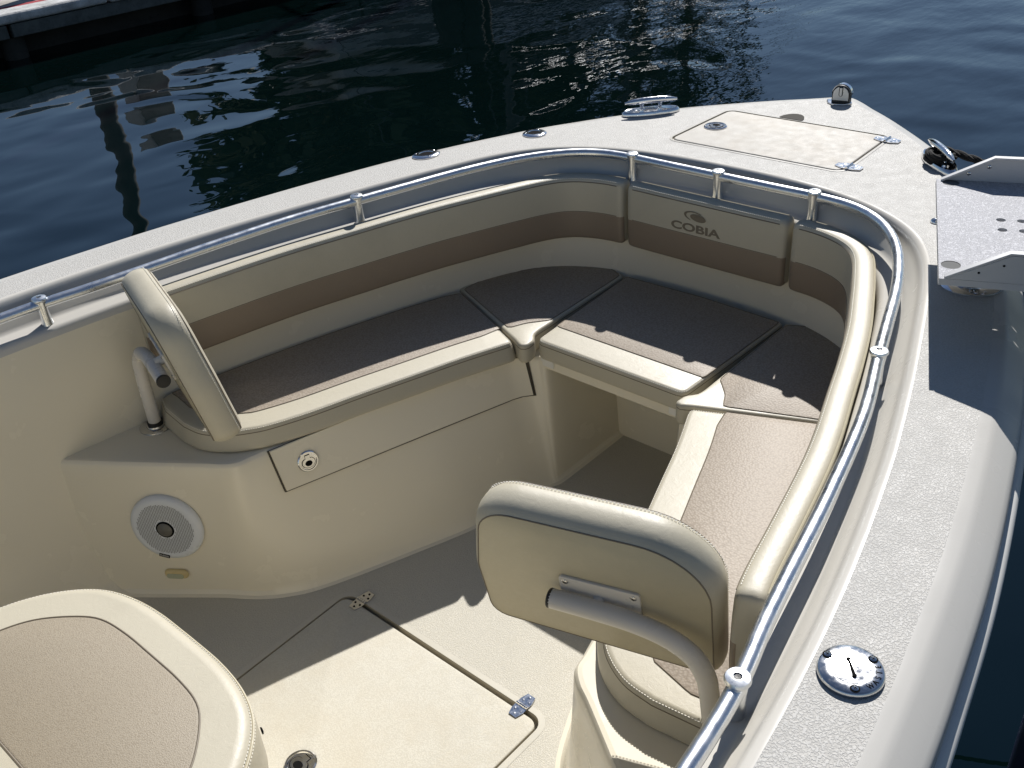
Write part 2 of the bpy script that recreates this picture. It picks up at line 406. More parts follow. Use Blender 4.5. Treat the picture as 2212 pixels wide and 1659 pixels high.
# hull: joint groove, rub rail, topsides
rows = [zed(offs(OC, .0), ZD - .060), zed(offs(OC, -.006), ZD - .062), zed(offs(OC, -.006), ZD - .068), zed(offs(OC, .002), ZD - .070)]
B(loft('joint_groove', rows, MT['dark']))
rows = []
for i in range(9):
    a = math.pi * (i / 8 - .5) * -1
    rows.append(zed(offs(OC, .000 + .017 * math.cos(a)), ZD - .088 + .018 * math.sin(a)))
B(loft('rub_rail', rows, MT['hull'], angle=80))
rows = [zed(offs(OC, -.004), ZD - .105)]
for z, k in ((.45, .05), (.1, .14), (-.2, .24), (-.5, .34)):
    r = []
    for p, q in zip(OC, DC):
        c = Vector((p.x - k * 1.4 * max(0, (p.x - 1.2) / 1.7), p.y * (1 - k * .95), z)); r.append(c)
    rows.append(r)
B(loft('hull', rows, MT['hull'], angle=80))

# ------------------------------------------------------------------ seat boxes
ZB = .38
TB = [(.58, .955, .56, .90), (.633, .873, .64, .79), (.70, .770, .694, .715), (.77, .664, .745, .647), (.82, .590, .79, .587), (.848, .548, .82, .546), (.868, .516, .842, .510), (.895, .490, .868, .475), (.93, .482, .905, .437), (.98, .470, .960, .397), (1.067, .448, 1.06, .352), (1.20, .414, 1.20, .298), (1.35, .374, 1.353, .242), (1.45, .341, 1.45, .222), (1.545, .309, 1.54, .203), (1.60, .290, 1.595, .192), (1.635, .262, 1.628, .183), (1.652, .228, 1.642, .177), (1.67, .204, 1.668, .174), (1.78, .197, 1.78, .172), (1.93, .195, 1.93, .170)]
Tx = [(0, 0), (0, 0)] + [(a, b) for a, b, c, d in TB] + [(0, 0)]
Bx = [(0, 0), (0, 0)] + [(c, d) for a, b, c, d in TB] + [(0, 0)]
def box_side(sgn):
    t = [Vector((p.x, p.y, 0)) for p in cr([Vector((x, y, 0)) for x, y in Tx[2:-1]], 8)]
    b = [Vector((p.x, p.y, 0)) for p in cr([Vector((x, y, 0)) for x, y in Bx[2:-1]], 8)]
    rows = []
    rows.append(zed(offs(t, .014), ZB)); rows.append(zed(offs(t, .006), ZB - .0012)); rows.append(zed(offs(t, .0015), ZB - .006)); 
    for f in (.97, .9, .75, .6, .45, .3, .15, .07):
        rows.append([Vector((q.x + (p.x - q.x) * f, q.y + (p.y - q.y) * f, ZB * f)) for p, q in zip(t, b)])
    rows.append([Vector((q.x, q.y, .012)) for q in offs(b, .001)]); rows.append([Vector((q.x, q.y, .003)) for q in offs(b, -.006)]); rows.append([Vector((q.x, q.y, .0004)) for q in offs(b, -.016)])
    top = zed(offs(t, .014), ZB)
    V, F = rows_mesh(rows)
    # horizontal top out to the liner wall
    wl = [Vector((x, y, ZB)) for x, y in ((2.13, .195), (2.12, .36), (2.04, .50), (1.8, .64), (1.5, .735), (1.2, .82), (.9, .88), (.585, .935))]
    poly = [Vector((p.x, p.y, ZB)) for p in top] + wl
    b0 = len(V); v_, e_, f_, *_ = delaunay_2d_cdt([Vector((p.x, p.y)) for p in poly], [(i, (i + 1) % len(poly)) for i in range(len(poly))], [], 1, 1e-6)
    V += [(p.x, p.y, ZB) for p in v_]; F += [tuple(b0 + i for i in t) for t in f_]
    if sgn < 0: V = [(v[0], -v[1], v[2]) for v in V]; F = [tuple(reversed(f)) for f in F]
    return B(mesh_obj('seat_base', V, F, MT['liner'], angle=30))
sb_port = box_side(1); sb_stbd = box_side(-1)
# bulkhead under the forward cushion
rows = [[Vector((1.93, y, z)) for y in (-.2, 0, .2)] for z in (0, ZB)]
B(loft('bulkhead', rows, MT['liner'], smooth=False))
def ip(L, x):
    for (a, b), (c, d) in zip(L, L[1:]):
        if a <= x <= c: return b + (d - b) * (x - a) / (c - a)
    return L[-1][1]
_t = cr([Vector((x, y, 0)) for x, y in Tx[2:-1]], 8); _b = cr([Vector((x, y, 0)) for x, y in Bx[2:-1]], 8)
TL = [(p.x, p.y) for p in _t]; BL = [(p.x, p.y) for p in _b]
def face_pt(x, z, off=0):      # point on the inboard face of the port seat base
    y = ip(BL, x) + (ip(TL, x) - ip(BL, x)) * z / ZB
    e = .004
    y2 = ip(BL, x + e) + (ip(TL, x + e) - ip(BL, x + e)) * z / ZB; y3 = ip(BL, x) + (ip(TL, x) - ip(BL, x)) * (z + e) / ZB
    n = Vector((e, y2 - y, 0)).cross(Vector((0, y3 - y, e))).normalized()
    if n.y > 0: n = -n
    return Vector((x, y, z)) + n * off, n
# floor with hatch opening
FH = rpoly([(1.0, .312), (1.0, -.312), (.30, -.300), (.30, .300)], .03, 6)
FL = [(-1.2, -1.0), (.55, -1.0), (1.0, -.75), (2.0, -.4), (2.0, .4), (1.0, .75), (.55, 1.0), (-1.2, 1.0)]
B(planar('floor', FL, [FH], 0.0, MT['floor']))
FHc = [Vector((p.x, p.y, 0)) for p in ccw(FH)]
gutter('floor_gutter', FH, 0.0, .016, .03, MT['groove'])
lidP = [Vector((p.x, p.y, 0)) for p in offs(FHc, .0045, True)]
lidP = [Vector((p.x - .008 * max(0, (p.x - .9) / .1), p.y, 0)) for p in lidP]
fhatch = B(slab('floor_hatch', lidP, -.02, .0015, .003, MT['floor_lid']))
V, F = rows_mesh([zed(offs(FHc, -.014, True), .0006), zed(FHc, .0009)], True)
B(mesh_obj('floor_hatch_surround', V, F, MT['floor_smooth'], smooth=False))

# ------------------------------------------------------------------ fittings
def child(o, par):             # sub-part: parent part has its mesh in world coords under the boat
    o.parent = par; return o
def hinge(name, c, ax, par_z, L=.028, parent=None, mat=None, w0=.030, w1=.020, hole=.0028):
    """two leaves that taper outwards, knuckle along axis ax (unit xy)"""
    ax = Vector((ax[0], ax[1], 0)).normalized(); cr_ = Vector((-ax.y, ax.x, 0)); parts = []; c = Vector((c[0], c[1], par_z)); fm = []
    for s in (-1, 1):
        pts = [(-w0 / 2, .003), (w0 / 2, .003), (w0 / 2, L * .45), (w1 / 2, L), (-w1 / 2, L), (-w0 / 2, L * .45)]
        lo = [c + ax * p + cr_ * (q * s) for p, q in pts]; hi = [v + Vector((0, 0, .0022)) for v in lo]
        V = lo + hi; n = 6; F = [tuple(range(n, 2 * n)) if s > 0 else tuple(reversed(range(n, 2 * n)))] + [(i, (i + 1) % n, n + (i + 1) % n, n + i) for i in range(n)]
        parts.append((V, F)); fm += [0] * len(F)
    for k in range(5):
        t0 = -w0 / 2 + w0 * k / 5
        v, f = tube_vf([c + ax * (t0 + .0004) + Vector((0, 0, .003)), c + ax * (t0 + w0 / 5 - .0004) + Vector((0, 0, .003))], .0036, 10); parts.append((v, f)); fm += [0] * len(f)
    for s in (-1, 1):
        for p, q in ((-.008, .42), (.008, .42), (0, .78)):
            v, f = lathe_vf([(hole, 0), (hole, .0007), (0, .0009)], 10, Matrix.Translation(c + ax * p + cr_ * (L * q * s) + Vector((0, 0, .0022)))); parts.append((v, f)); fm += [1] * len(f)
    V, F = join(parts)
    o = mesh_obj(name, V, F, None, None, mats=[mat or MT['chrome'], MT['chrome2'] if mat is None else MT['dark']], fm=fm)
    return child(o, parent)
hinge('hinge', (2.572, -.256), (1, 0), ZD + .0018, parent=hatch, L=.034, w0=.036)
hinge('hinge', (2.339, -.258), (1, 0), ZD + .0018, parent=hatch, L=.034, w0=.036)
h1 = hinge('hinge', (1.0, .262), (0, 1), .0018, parent=fhatch, L=.032, mat=MT['chrome2'])
h2 = hinge('hinge', (1.0, -.250), (0, 1), .0018, parent=fhatch, L=.032)
def latch(name, m, r, parent):
    """flush slam latch: ring, dished plate with keyhole shaped lever, finger hole"""
    parts = [lathe_vf([(r, 0), (r, .002), (r * .92, .0042), (r * .80, .0042), (r * .76, .002), (0, .002)], 36, m)]
    fm = [0] * len(parts[0][1])
    def poly(pts, z, h, mi):
        n = len(pts); V = [m @ Vector((x * r, y * r, z)) for x, y in pts] + [m @ Vector((x * r, y * r, z + h)) for x, y in pts]
        F = [tuple(range(n, 2 * n))] + [(i, (i + 1) % n, n + (i + 1) % n, n + i) for i in range(n)]
        parts.append((V, F)); fm.extend([mi] * len(F))
    key = []
    for k in range(21):
        a = math.radians(-235 + 290 * k / 20); key.append((.66 * math.cos(a), -.12 + .52 * math.sin(a)))
    key += [(.24, .30), (.24, .66), (-.24, .66), (-.24, .30)]
    poly(key, .0021, .0004, 1)
    key2 = [(x * .90, (y + .04) * .90 - .04) for x, y in key]; poly(key2, .0022, .0014, 0)
    poly([(.34 * math.cos(t), -.18 + .27 * math.sin(t)) for t in [2 * math.pi * k / 20 for k in range(20)]], .0037, .0004, 1)
    V, F = join(parts); return child(mesh_obj(name, V, F, None, None, mats=[MT['chrome'], MT['dark']], fm=fm), parent)
latch('latch', frame((2.451, .198, ZD + .0016), (0, 0, 1), (0, 1, 0)), .033, hatch)
latch('latch', frame((.612, .012, .0016), (0, 0, 1), (0, -1, 0)), .034, fhatch)
# drawer front in the port seat base
def face_panel(name, x0, z0, x1, z1, off, mat, inset=0, parent=None, th=.003):
    nx, nz = 24, 4; rows = []
    for j in range(nz + 1):
        rows.append([face_pt(x0 + (x1 - x0) * i / nx + (.006 * (1 - j / nz) if i == 0 else 0), z0 + (z1(x0 + (x1 - x0) * i / nx) - z0) * j / nz if callable(z1) else z0 + (z1 - z0) * j / nz, off)[0] for i in range(nx + 1)])
    V, F = rows_mesh(rows)
    n = len(V); W = [v for v in V] + [tuple(Vector(v) + Vector((0, th * 1.5, 0))) for v in V]
    idx = [i for i in range(nx + 1)] + [(nx + 1) * j + nx for j in range(1, nz + 1)] + [(nx + 1) * nz + i for i in range(nx - 1, -1, -1)] + [(nx + 1) * j for j in range(nz - 1, 0, -1)]
    for i in range(len(idx)): a, b = idx[i], idx[(i + 1) % len(idx)]; F.append((a, b, b + n, a + n))
    return mesh_obj(name, W, F, mat, parent, angle=30)
gapo = face_panel('drawer_gap', .968, .2675, 1.6425, .3785, .0040, MT['gap']); child(gapo, sb_port)
dr = child(face_panel('drawer_front', .972, .2715, 1.6385, .3785, .0085, MT['liner']), sb_port)
lp, ln_ = face_pt(1.045, .322, .0089)
latch('latch', frame(lp, ln_, Vector((1, -.35, 0))), .0262, sb_port)
# speaker and courtesy light on the aft face of the port seat base
A_, B_, C_ = Vector((.633, .873, ZB)), Vector((.86, .53, ZB)), Vector((.757, .63, 0))
an = (B_ - A_).cross(C_ - A_).normalized(); an = an if an.x < 0 else -an
uu = (B_ - A_).normalized(); vv = an.cross(uu); vv = vv if vv.z > 0 else -vv
def on_aft(x, z):
    # intersect plane with given x and z -> y
    y = A_.y - (an.x * (x - A_.x) + an.z * (z - A_.z)) / an.y
    return Vector((x, y, z))
def aft_frame(p): 
    m = Matrix((uu, vv, an)).transposed().to_4x4() if uu.cross(vv).dot(an) > 0 else Matrix((-uu, vv, an)).transposed().to_4x4()
    m.translation = p; return m
sm = aft_frame(on_aft(.764, .205) + an * .001)
R_ = .0905
spk = child(lathe('speaker', [(R_, 0), (R_, .006), (R_ * .97, .011), (R_ * .90, .0145), (R_ * .80, .0155), (R_ * .78, .0150), (0, .0150)], MT['spk'], mtx=sm, seg=48), sb_port)
parts = []
for i in range(-20, 21):
    for j in range(-24, 25):
        x = i * .0042; y = (j + .5 * (i % 2)) * .0036; rr = math.hypot(x, y)
        ang = math.atan2(y, x); lim = R_ * .80 * (1 - .05 * abs(math.sin(3 * ang)))
        if R_ * .29 * (1 + .06 * math.cos(6 * ang)) < rr < lim:
            parts.append(lathe_vf([(.00135, .0151), (.00135, .0154)], 6, sm @ Matrix.Translation((x, y, 0))))
V, F = join(parts); g = child(mesh_obj('grille_holes', V, F, MT['spkhole'], None, smooth=False), spk); g['kind'] = 'stuff'
child(lathe('tweeter', [(R_ * .205, .0152), (R_ * .205, .018), (R_ * .16, .0205), (R_ * .10, .0235), (0, .0245)], MT['cone'], mtx=sm, seg=32), spk)
child(lathe('tweeter_ring', [(R_ * .25, .0152), (R_ * .25, .0165), (R_ * .205, .0175), (R_ * .205, .0152)], MT['dark'], mtx=sm, seg=32), spk)
def text(name, s, m, size, mat, parent, sx=1.0, ext=.0002, shear=0, bold=0.0):
    c = bpy.data.curves.new(name, 'FONT'); c.body = s; c.size = size; c.align_x = 'CENTER'; c.align_y = 'CENTER'; c.extrude = ext; c.shear = shear; c.offset = bold
    o = bpy.data.objects.new(name, c); c.materials.append(mat)
    dg = bpy.context.evaluated_depsgraph_get(); COL.objects.link(o); bpy.context.view_layer.update()
    me = bpy.data.meshes.new_from_object(o.evaluated_get(bpy.context.evaluated_depsgraph_get())); bpy.data.objects.remove(o)
    mm = m @ Matrix.Diagonal((sx, 1, 1, 1)); me.transform(mm); me.materials.clear(); me.materials.append(mat)
    o = bpy.data.objects.new(name, me); COL.objects.link(o); o.parent = parent; return o
bad = sm @ Matrix.Rotation(math.radians(-14), 4, 'Z')
V, F = box_vf(0, -R_ * .885, .0152, .026, .0085, .0022, bad); plate = child(mesh_obj('badge', V, F, MT['dark'], None, smooth=False), spk)
text('badge_lettering', 'FUSION', bad @ Matrix.Translation((0, -R_ * .885, .0165)), .0062, MT['white'], spk, 1.0)
lm = aft_frame(on_aft(.750, .064) + an * .001)
LP = rpoly([(-.031, -.013), (.031, -.013), (.031, .013), (-.031, .013)], .0125, 6)
child(slab('courtesy_light', [Vector((p.x, p.y, 0)) for p in ccw(LP)], 0, .009, .006, MT['yellow'], map3=lambda v: lm @ v), sb_port)
cl = bpy.data.objects['courtesy_light']
LP2 = rpoly([(-.024, -.011), (.020, -.011), (.020, .003), (-.024, .003)], .0065, 5)
child(slab('lens', [Vector((p.x, p.y, 0)) for p in ccw(LP2)], .0085, .0105, .001, MT['lens'], map3=lambda v: lm @ v), cl)
# rod holders on the port gunwale
def rod_holder(x, y, r, asp=1.0, rz=0):
    m = Matrix.Translation((x, y, ZD + .0005)) @ Matrix.Rotation(rz, 4, 'Z') @ Matrix.Diagonal((asp, 1, 1, 1))
    o = B(lathe('rod_holder', [(r, 0), (r * 1.0, .002), (r * .9, .0045), (r * .62, .0062), (r * .52, .0058), (r * .48, .002), (r * .47, .001)], MT['chrome'], mtx=m, seg=36))
    child(lathe('bore', [(r * .485, .0040), (r * .485, .0044), (0, .0044)], MT['dark'], mtx=m, seg=28), o)
    for a in (20, 140, 260):
        p = m @ Vector((r * .76 * math.cos(math.radians(a)), r * .76 * math.sin(math.radians(a)), .0050)); child(disc_screw('screw', p, (0, 0, 1), .0034, None, MT['chrome']), o)
    return o
rod_holder(1.848, .773, .0335, 1.25, math.radians(-15)); rod_holder(2.145, .620, .0355)
# waste deck plate on the starboard gunwale
wm = Matrix.Translation((.823, -.974, ZD + .0005)) @ Matrix.Rotation(math.radians(0), 4, 'Z')
R2 = .0385
wo = B(lathe('deck_fill_plate', [(R2, 0), (R2 * 1.01, .003), (R2 * .985, .0062), (R2 * .93, .0078), (R2 * .64, .0082), (R2 * .63, .0074), (R2 * .615, .0074), (R2 * .60, .0084), (R2 * .3, .0094), (0, .0100)], MT['chrome2'], mtx=wm, seg=56))
wdir = math.atan2(-.6, -.8)
def wpol(r, a): return wm @ Vector((R2 * r * math.cos(math.radians(a)), R2 * r * math.sin(math.radians(a)), .0080))
for a in (86, -28, -147):
    child(disc_screw('screw', wpol(.80, a) + Vector((0, 0, .0006)), (0, 0, 1), .0040, None), wo)
    child(lathe('screw_hole', [(.0058, 0), (.0058, .0005), (0, .0005)], MT['dark'], mtx=Matrix.Translation(wpol(.80, a)), seg=20), wo)
sm_ = frame(wm @ Vector((0, 0, .0101)), (0, 0, 1), (.72, .62, 0))
V, F = join([box_vf(0, 0, 0, .025, .0034, .0009, sm_), lathe_vf([(.0026, -.0004), (.0026, .0006)], 14, sm_ @ Matrix.Translation((-.0125, 0, 0))), lathe_vf([(.0026, -.0004), (.0026, .0006)], 14, sm_ @ Matrix.Translation((.0125, 0, 0)))])
child(mesh_obj('key_slot', V, F, MT['dark'], None, smooth=False), wo)
# lettering WASTE round the rim of the deck fill plate
for i, ch in enumerate('WASTE'):
    a = math.radians(-112 + 15.5 * i); r = R2 * .82
    p = wm @ Vector((r * math.cos(a), r * math.sin(a), .0081))
    m = frame(p, (0, 0, 1), (-math.sin(a), math.cos(a), 0))
    text('letter', ch, m, .0100, MT['dark'], wo, .8, .0004)
# cleats
def cleat(c, d):
    d = Vector((d[0], d[1], 0)).normalized(); m = frame(Vector((c[0], c[1], ZD + .0006)), (0, 0, 1), d)
    base = B(lathe('cleat', [(.5, 0), (.5, .003), (.485, .0075), (.455, .0105), (.42, .0095), (.40, .004), (0, .0030)], MT['chrome'], mtx=m @ Matrix.Diagonal((.178, .062, 1.25, 1)), seg=48))
    P = []; rad = []
    for i in range(21):
        t = -1 + 2 * i / 20; P.append(m @ Vector((t * .080, 0, .038 - .004 * (abs(t) ** 2.2) + .002))); rad.append(.0098 * max(.16, (1 - abs(t) ** 3.2)) ** .6)
    V, F = tube_vf(P, .01, 16, True, radii=rad)
    V = [Vector(v) for v in V]
    child(mesh_obj('horn', V, F, MT['chrome']), base)
    for s in (-1, 1): child(lathe('leg', [(.0085, .004), (.006, .009), (.0055, .024), (.009, .036)], MT['chrome'], mtx=m @ Matrix.Translation((s * .028, 0, 0)), seg=18), base)
    return base
cleat((2.470, .434), (.74, -.67)); cs = cleat((2.470, -.434), (.74, .67))
# bow navigation light
nav = B(slab('navigation_light', [Vector((x, y, 0)) for x, y in ccw(rpoly([(2.858, 0), (2.846, .026), (2.822, .040), (2.798, .026), (2.786, 0), (2.798, -.026), (2.822, -.040), (2.846, -.026)], .004, 2))], ZD + .0005, ZD + .0045, .0015, MT['chrome']))
body = []
nm = frame((2.815, -.002, ZD + .004), (-.985, -.17, .0), (0, 1, 0))
def arch(wd, hh, y0=0, n=14):
    pts = [(-wd, y0), (-wd, hh - wd)]
    pts += [(-wd * math.cos(math.pi * i / n), hh - wd + wd * math.sin(math.pi * i / n)) for i in range(1, n)]
    return pts + [(wd, hh - wd), (wd, y0)]
def extr(name, pts, z0, z1, mtx, mat, parent, bev=0):
    n = len(pts); V = [mtx @ Vector((x, y, z0)) for x, y in pts] + [mtx @ Vector((x, y, z1)) for x, y in pts]
    F = [tuple(range(n, 2 * n)), tuple(reversed(range(n)))] + [(i, (i + 1) % n, n + (i + 1) % n, n + i) for i in range(n)]
    o = mesh_obj(name, V, F, mat, parent, angle=30)
    return bevel(o, bev, 2) if bev else o
# local x = across, y = up : build frame whose X is athwart and Y is up, Z faces aft
nm = Matrix((Vector((.17, -.985, 0)), Vector((0, 0, 1)), Vector((-.985, -.17, 0)))).transposed().to_4x4(); nm.translation = (2.812, -.008, ZD + .003)
child(extr('housing', arch(.0265, .052), -.020, .004, nm, MT['black'], None, .002), nav)
child(extr('face_plate', [(x * .93, y * .95 + .001) for x, y in arch(.0245, .050, .008)], .004, .0065, nm, MT['white'], None, .0008), nav)
sl_ = [(.0058 * math.cos(t), .026 + .0058 * math.sin(t)) for t in [math.pi + math.pi * k / 8 for k in range(9)]] + [(.0058, .048), (-.0058, .048)]
child(extr('slot', sl_, .0064, .0070, nm, MT['dark'], None), nav)
child(extr('catch', [(x * .62, .0265 + (y - .0265) * .86 + .0005) for x, y in sl_], .0068, .0085, nm, MT['white'], None), nav)
child(extr('visor', arch(.0285, .054, .03), -.022, -.006, nm, MT['chrome'], None, .002), nav)
# bolt on the starboard deck
B(lathe('bolt', [(.011, 0), (.0105, .004), (.007, .0075), (0, .009)], MT['chrome'], mtx=Matrix.Translation((2.122, -.562, ZD + .0005)), seg=20))

# hand rail round the coaming
RZ = .757
RC = cr([Vector((x, y, RZ - .010 * max(0, min(1, (1.5 - x) / .8)))) for x, y in full(Rp)], 8)
rail = B(tube('grab_rail', RC, .0118, MT['rail'], seg=18))
for x, y, dz in ((-.05, .928, -.01), (.739, .874, -.009), (1.521, .699, 0), (2.136, .266, 0), (2.139, 0, 0), (2.136, -.266, 0), (1.521, -.699, 0), (.739, -.874, -.009), (-.05, -.928, -.01)):
    mz = Matrix.Translation((x, y, dz))
    st = child(lathe('stanchion', [(.0165, .690), (.0150, .699), (.0128, .706), (.0118, .720), (.0118, .744), (.0135, .760), (.0142, .7665)], MT['rail'], mtx=mz, seg=24), rail)
    cp = child(lathe('cap', [(.0150, .7660), (.0168, .7685), (.0168, .7700), (.0150, .7735), (.0085, .7752), (.0060, .7754), (.0052, .7728), (0, .7725)], MT['rail'], mtx=mz, seg=28), rail)
    child(lathe('socket_screw', [(.0052, .7729), (.0042, .7740), (0, .7735)], MT['black'], mtx=mz, seg=6), rail)

# ------------------------------------------------------------------ cushions
ZC0, ZC1 = .381, .436
def mirror(P): return [Vector((p[0], -p[1], 0)) for p in reversed(P)]
def cushion(name, label, outline, insert, r=.012, seams=None, taper=.010, z0=ZC0, z1=ZC1, group='seat cushions in the bow', stitch=None, ox=None):
    P = ccw([Vector((p[0], p[1], 0)) for p in outline]); c = sum((Vector((p[0], p[1], 0)) for p in P), Vector()) / len(P)
    e = empty(name, (c.x, c.y, z0), label, 'seat cushion', group)
    P = dens(P, .012); 
    put(slab('cover', P, z0, z1, r, MT['vinyl'], taper=taper, r0=.008), e)
    ring = offs(P, .0012, True); ring = [Vector((p.x, p.y, z1 - .012)) for p in ring]
    put(tube('piping', ring + [ring[0]], .0019, MT['piping'], seg=6, caps=False), e)
    ring2 = [Vector((p.x, p.y, z1 - .0029)) for p in offs(P, .0035, True)]
    put(stitches('stitching', ring2 + [ring2[0]], None), e)
    if insert:
        Q = ccw([Vector((p[0], p[1], 0)) for p in insert]); Q = dens(Q, .012)
        put(sheet('insert', Q, z1 - .0008, .0022, MT['insert'], None), e)
        R = [Vector((p.x, p.y, z1 + .0006)) for p in Q]; put(tube('seam', R + [R[0]], .0013, MT['piping'], seg=5, caps=False), e)
    return e
def V3(L): return [Vector((x, y, 0)) for x, y in L]
inner = [(.905, .553), (.962, .498), (1.072, .448), (1.210, .404), (1.344, .359), (1.475, .315), (1.594, .268)]
outerp = [(1.722, .590), (1.54, .656), (1.295, .728), (1.05, .785), (.935, .808)]
ic = [(p.x, p.y) for p in cr(V3(inner), 6)]; oc = [(p.x, p.y) for p in cr(V3(outerp), 5)]
bench = rpoly(ic + oc + [(.893, .78), (.877, .68), (.882, .60)], 0.0)
bench = [Vector((p.x, p.y, 0)) for p in cr([Vector((p[0], p[1], 0)) for p in [(.877, .66), (.884, .60), (.915, .542), (.965, .497)]], 5)][:-1] + [Vector((x, y, 0)) for x, y in ic if x > .966]
bench = bench + V3([(1.606, .268), (1.6115, .276)]) + V3([(1.739, .576), (1.734, .590)]) + V3(oc[1:]) + V3([(.905, .800), (.888, .755)])
io = offs(V3(ic), .072)
bins = [(p.x, p.y) for p in io if 1.0 < p.x < 1.59] + [(1.6375, .3385), (1.7285, .566)] + [(x, y - .010) for x, y in oc if x < 1.71] + [(.935, .77), (.925, .70), (.945, .62), (.985, .575)]
c1 = cushion('port_bench_cushion'.replace('port_', ''), 'long cream bench cushion on the port side behind the left backrest, mostly in shade', bench, V3(bins))
c2 = cushion('bench_cushion', 'long cream bench cushion along the near starboard side, its woven insert in full sun', mirror(bench), mirror(V3(bins)))
wedge = rpoly([(1.618, .270), (1.602, .238), (1.612, .222), (1.646, .226), (1.668, .246), (1.690, .249), (2.072, .2525), (2.094, .30), (2.092, .36), (2.06, .425), (2.00, .486), (1.91, .548), (1.82, .585), (1.750, .596)], [.008, .010, .010, .014, .02, .02, .012, .05, .08, .1, .1, .1, .1, .012], 4)
winsert = rpoly([(1.654, .322), (1.700, .300), (1.748, .2575), (2.064, .2595), (2.084, .30), (2.082, .36), (2.05, .42), (1.99, .478), (1.90, .538), (1.82, .572), (1.752, .578)], [.006, .06, .006, .012, .04, .08, .1, .1, .1, .1, .012], 4)
cushion('wedge_cushion', 'dark shaded wedge shaped filler cushion between the port bench and the middle cushion', wedge, winsert, r=.008, taper=.001)
cushion('wedge_cushion', 'wedge shaped filler cushion half in sun between the middle cushion and the starboard bench', mirror(wedge), mirror(winsert), r=.008, taper=.001)
mid = rpoly([(1.648, -.222), (2.074, -.246), (2.084, 0), (2.074, .246), (1.648, .222)], [.020, .008, .3, .008, .020], 6)
mins = rpoly([(1.732, -.2225), (2.067, -.2385), (2.077, 0), (2.067, .2385), (1.732, .2225)], [.003, .006, .3, .006, .003], 6)
cushion('middle_cushion', 'rectangular middle cushion across the bow seat below the printed backrest pad', mid, mins, r=.010, taper=.001)
V, F = join([box_vf(1.668, 0, .366, .014, .440, .036)]); fb = B(bevel(mesh_obj('filler_board', V, F, MT['liner'], None, smooth=False), .003, 2))
for s in (-1, 1):
    V, F = box_vf(1.6585, s * .197, .370, .006, .042, .024); child(bevel(mesh_obj('support_cleat', V, F, MT['white'], None, smooth=False), .002, 2), fb)
V, F = tube_vf([Vector((1.666, -.205, .368)), Vector((1.666, -.232, .368))], .009, 14); child(mesh_obj('pivot_tube', V, F, MT['white']), fb)

# backrest pads hung round the coaming
ZP0, ZP1, TP = .532, .7115, .047
PCv = cr([Vector((x, y, 0)) for x, y in full(Pp)], 8)
def pad(name, label, sel, group='backrest pads round the coaming'):
    P = [p for p in PCv if sel(p)]; P = resample(P, max(24, int(sum((P[i] - P[i - 1]).length for i in range(1, len(P))) / .018)))
    c = P[len(P) // 2]; e = empty(name, (c.x, c.y, ZP0), label, 'backrest pad', group)
    r, rb = .016, .010
    prof = []
    for i in range(5): a = math.pi / 2 * i / 4; prof.append((rb * (1 - math.sin(a)), ZP0 + rb * (1 - math.cos(a))))
    prof = list(reversed([(rb * (1 - math.cos(math.pi / 2 * i / 4)), ZP0 + rb * (1 - math.sin(math.pi / 2 * i / 4))) for i in range(5)]))
    prof += [(-.0015, .57), (-.002, .6135), (-.002, .6165), (-.0015, .66)]
    prof += [(r * (1 - math.cos(math.pi / 2 * i / 5)), ZP1 - r + r * math.sin(math.pi / 2 * i / 5)) for i in range(6)]
    prof += [(TP * .55, ZP1 + .002)] + [(TP - r * .7 + r * .7 * math.sin(math.pi / 2 * i / 4), ZP1 - r * .7 + r * .7 * math.cos(math.pi / 2 * i / 4)) for i in range(5)]
    prof += [(TP, .6), (TP, ZP0 + .004), (TP - .004, ZP0)]
    N_ = len(P); V = []; F = []; fm = []
    ends = [(0, .006, .012), (0, .002, .004)]
    secs = []
    base = P
    tg = lambda i: (base[min(N_ - 1, i + 1)] - base[max(0, i - 1)]).normalized()
    def section(p, t, sh):
        nx = Vector((-t.y, t.x, 0)); cy, cz = TP / 2, (ZP0 + ZP1) / 2
        out_ = []
        for a, z in prof:
            aa = cy + (a - cy) * (1 - sh / (TP / 2)); zz = cz + (z - cz) * (1 - sh / ((ZP1 - ZP0) / 2)); out_.append(p + nx * aa + Vector((0, 0, zz)))
        return out_
    t0, t1 = tg(0), tg(N_ - 1)
    secs += [section(P[0] - t0 * .0, t0, .011), section(P[0] + t0 * .002, t0, .005), section(P[0] + t0 * .007, t0, .0012)]
    for i in range(1, N_ - 1): secs.append(section(P[i], tg(i), 0))
    secs += [section(P[-1] - t1 * .007, t1, .0012), section(P[-1] - t1 * .002, t1, .005), section(P[-1], t1, .011)]
    V, F = rows_mesh(secs, True); m = len(prof)
    fm = []
    for i in range(len(secs) - 1):
        for j in range(m): fm.append(1 if (j < 6) else 0)
    F = [tuple(reversed(f)) for f in F]
    F.append(tuple(range(m))); F.append(tuple(reversed([(len(secs) - 1) * m + k for k in range(m)]))); fm += [0, 0]
    put(mesh_obj('cover', V, F, None, None, mats=[MT['vinyl'], MT['brown']], fm=fm, angle=50), e)
    def line(a, z): return [P[i] + Vector((-tg(i).y, tg(i).x, 0)) * a + Vector((0, 0, z)) for i in range(1, N_ - 1)]
    put(tube('seam', line(-.0018, .615), .0011, MT['piping'], seg=5), e)
    put(tube('piping', line(.0012, ZP1 - .011), .0014, MT['piping'], seg=5), e)
    put(tube('piping', line(TP - .001, ZP1 - .004), .0022, MT['vinyl_back'], seg=6), e)
    put(stitches('stitching', line(.006, ZP1 - .0028), None), e)
    return e
pad('backrest_pad', 'long curved two tone backrest pad following the port coaming', lambda p: p.y > .247)
mp = pad('backrest_pad', 'short two tone backrest pad printed with a fish logo and the word COBIA', lambda p: -.241 < p.y < .241)
pad('backrest_pad', 'long curved two tone backrest pad following the near starboard coaming', lambda p: p.y < -.247)
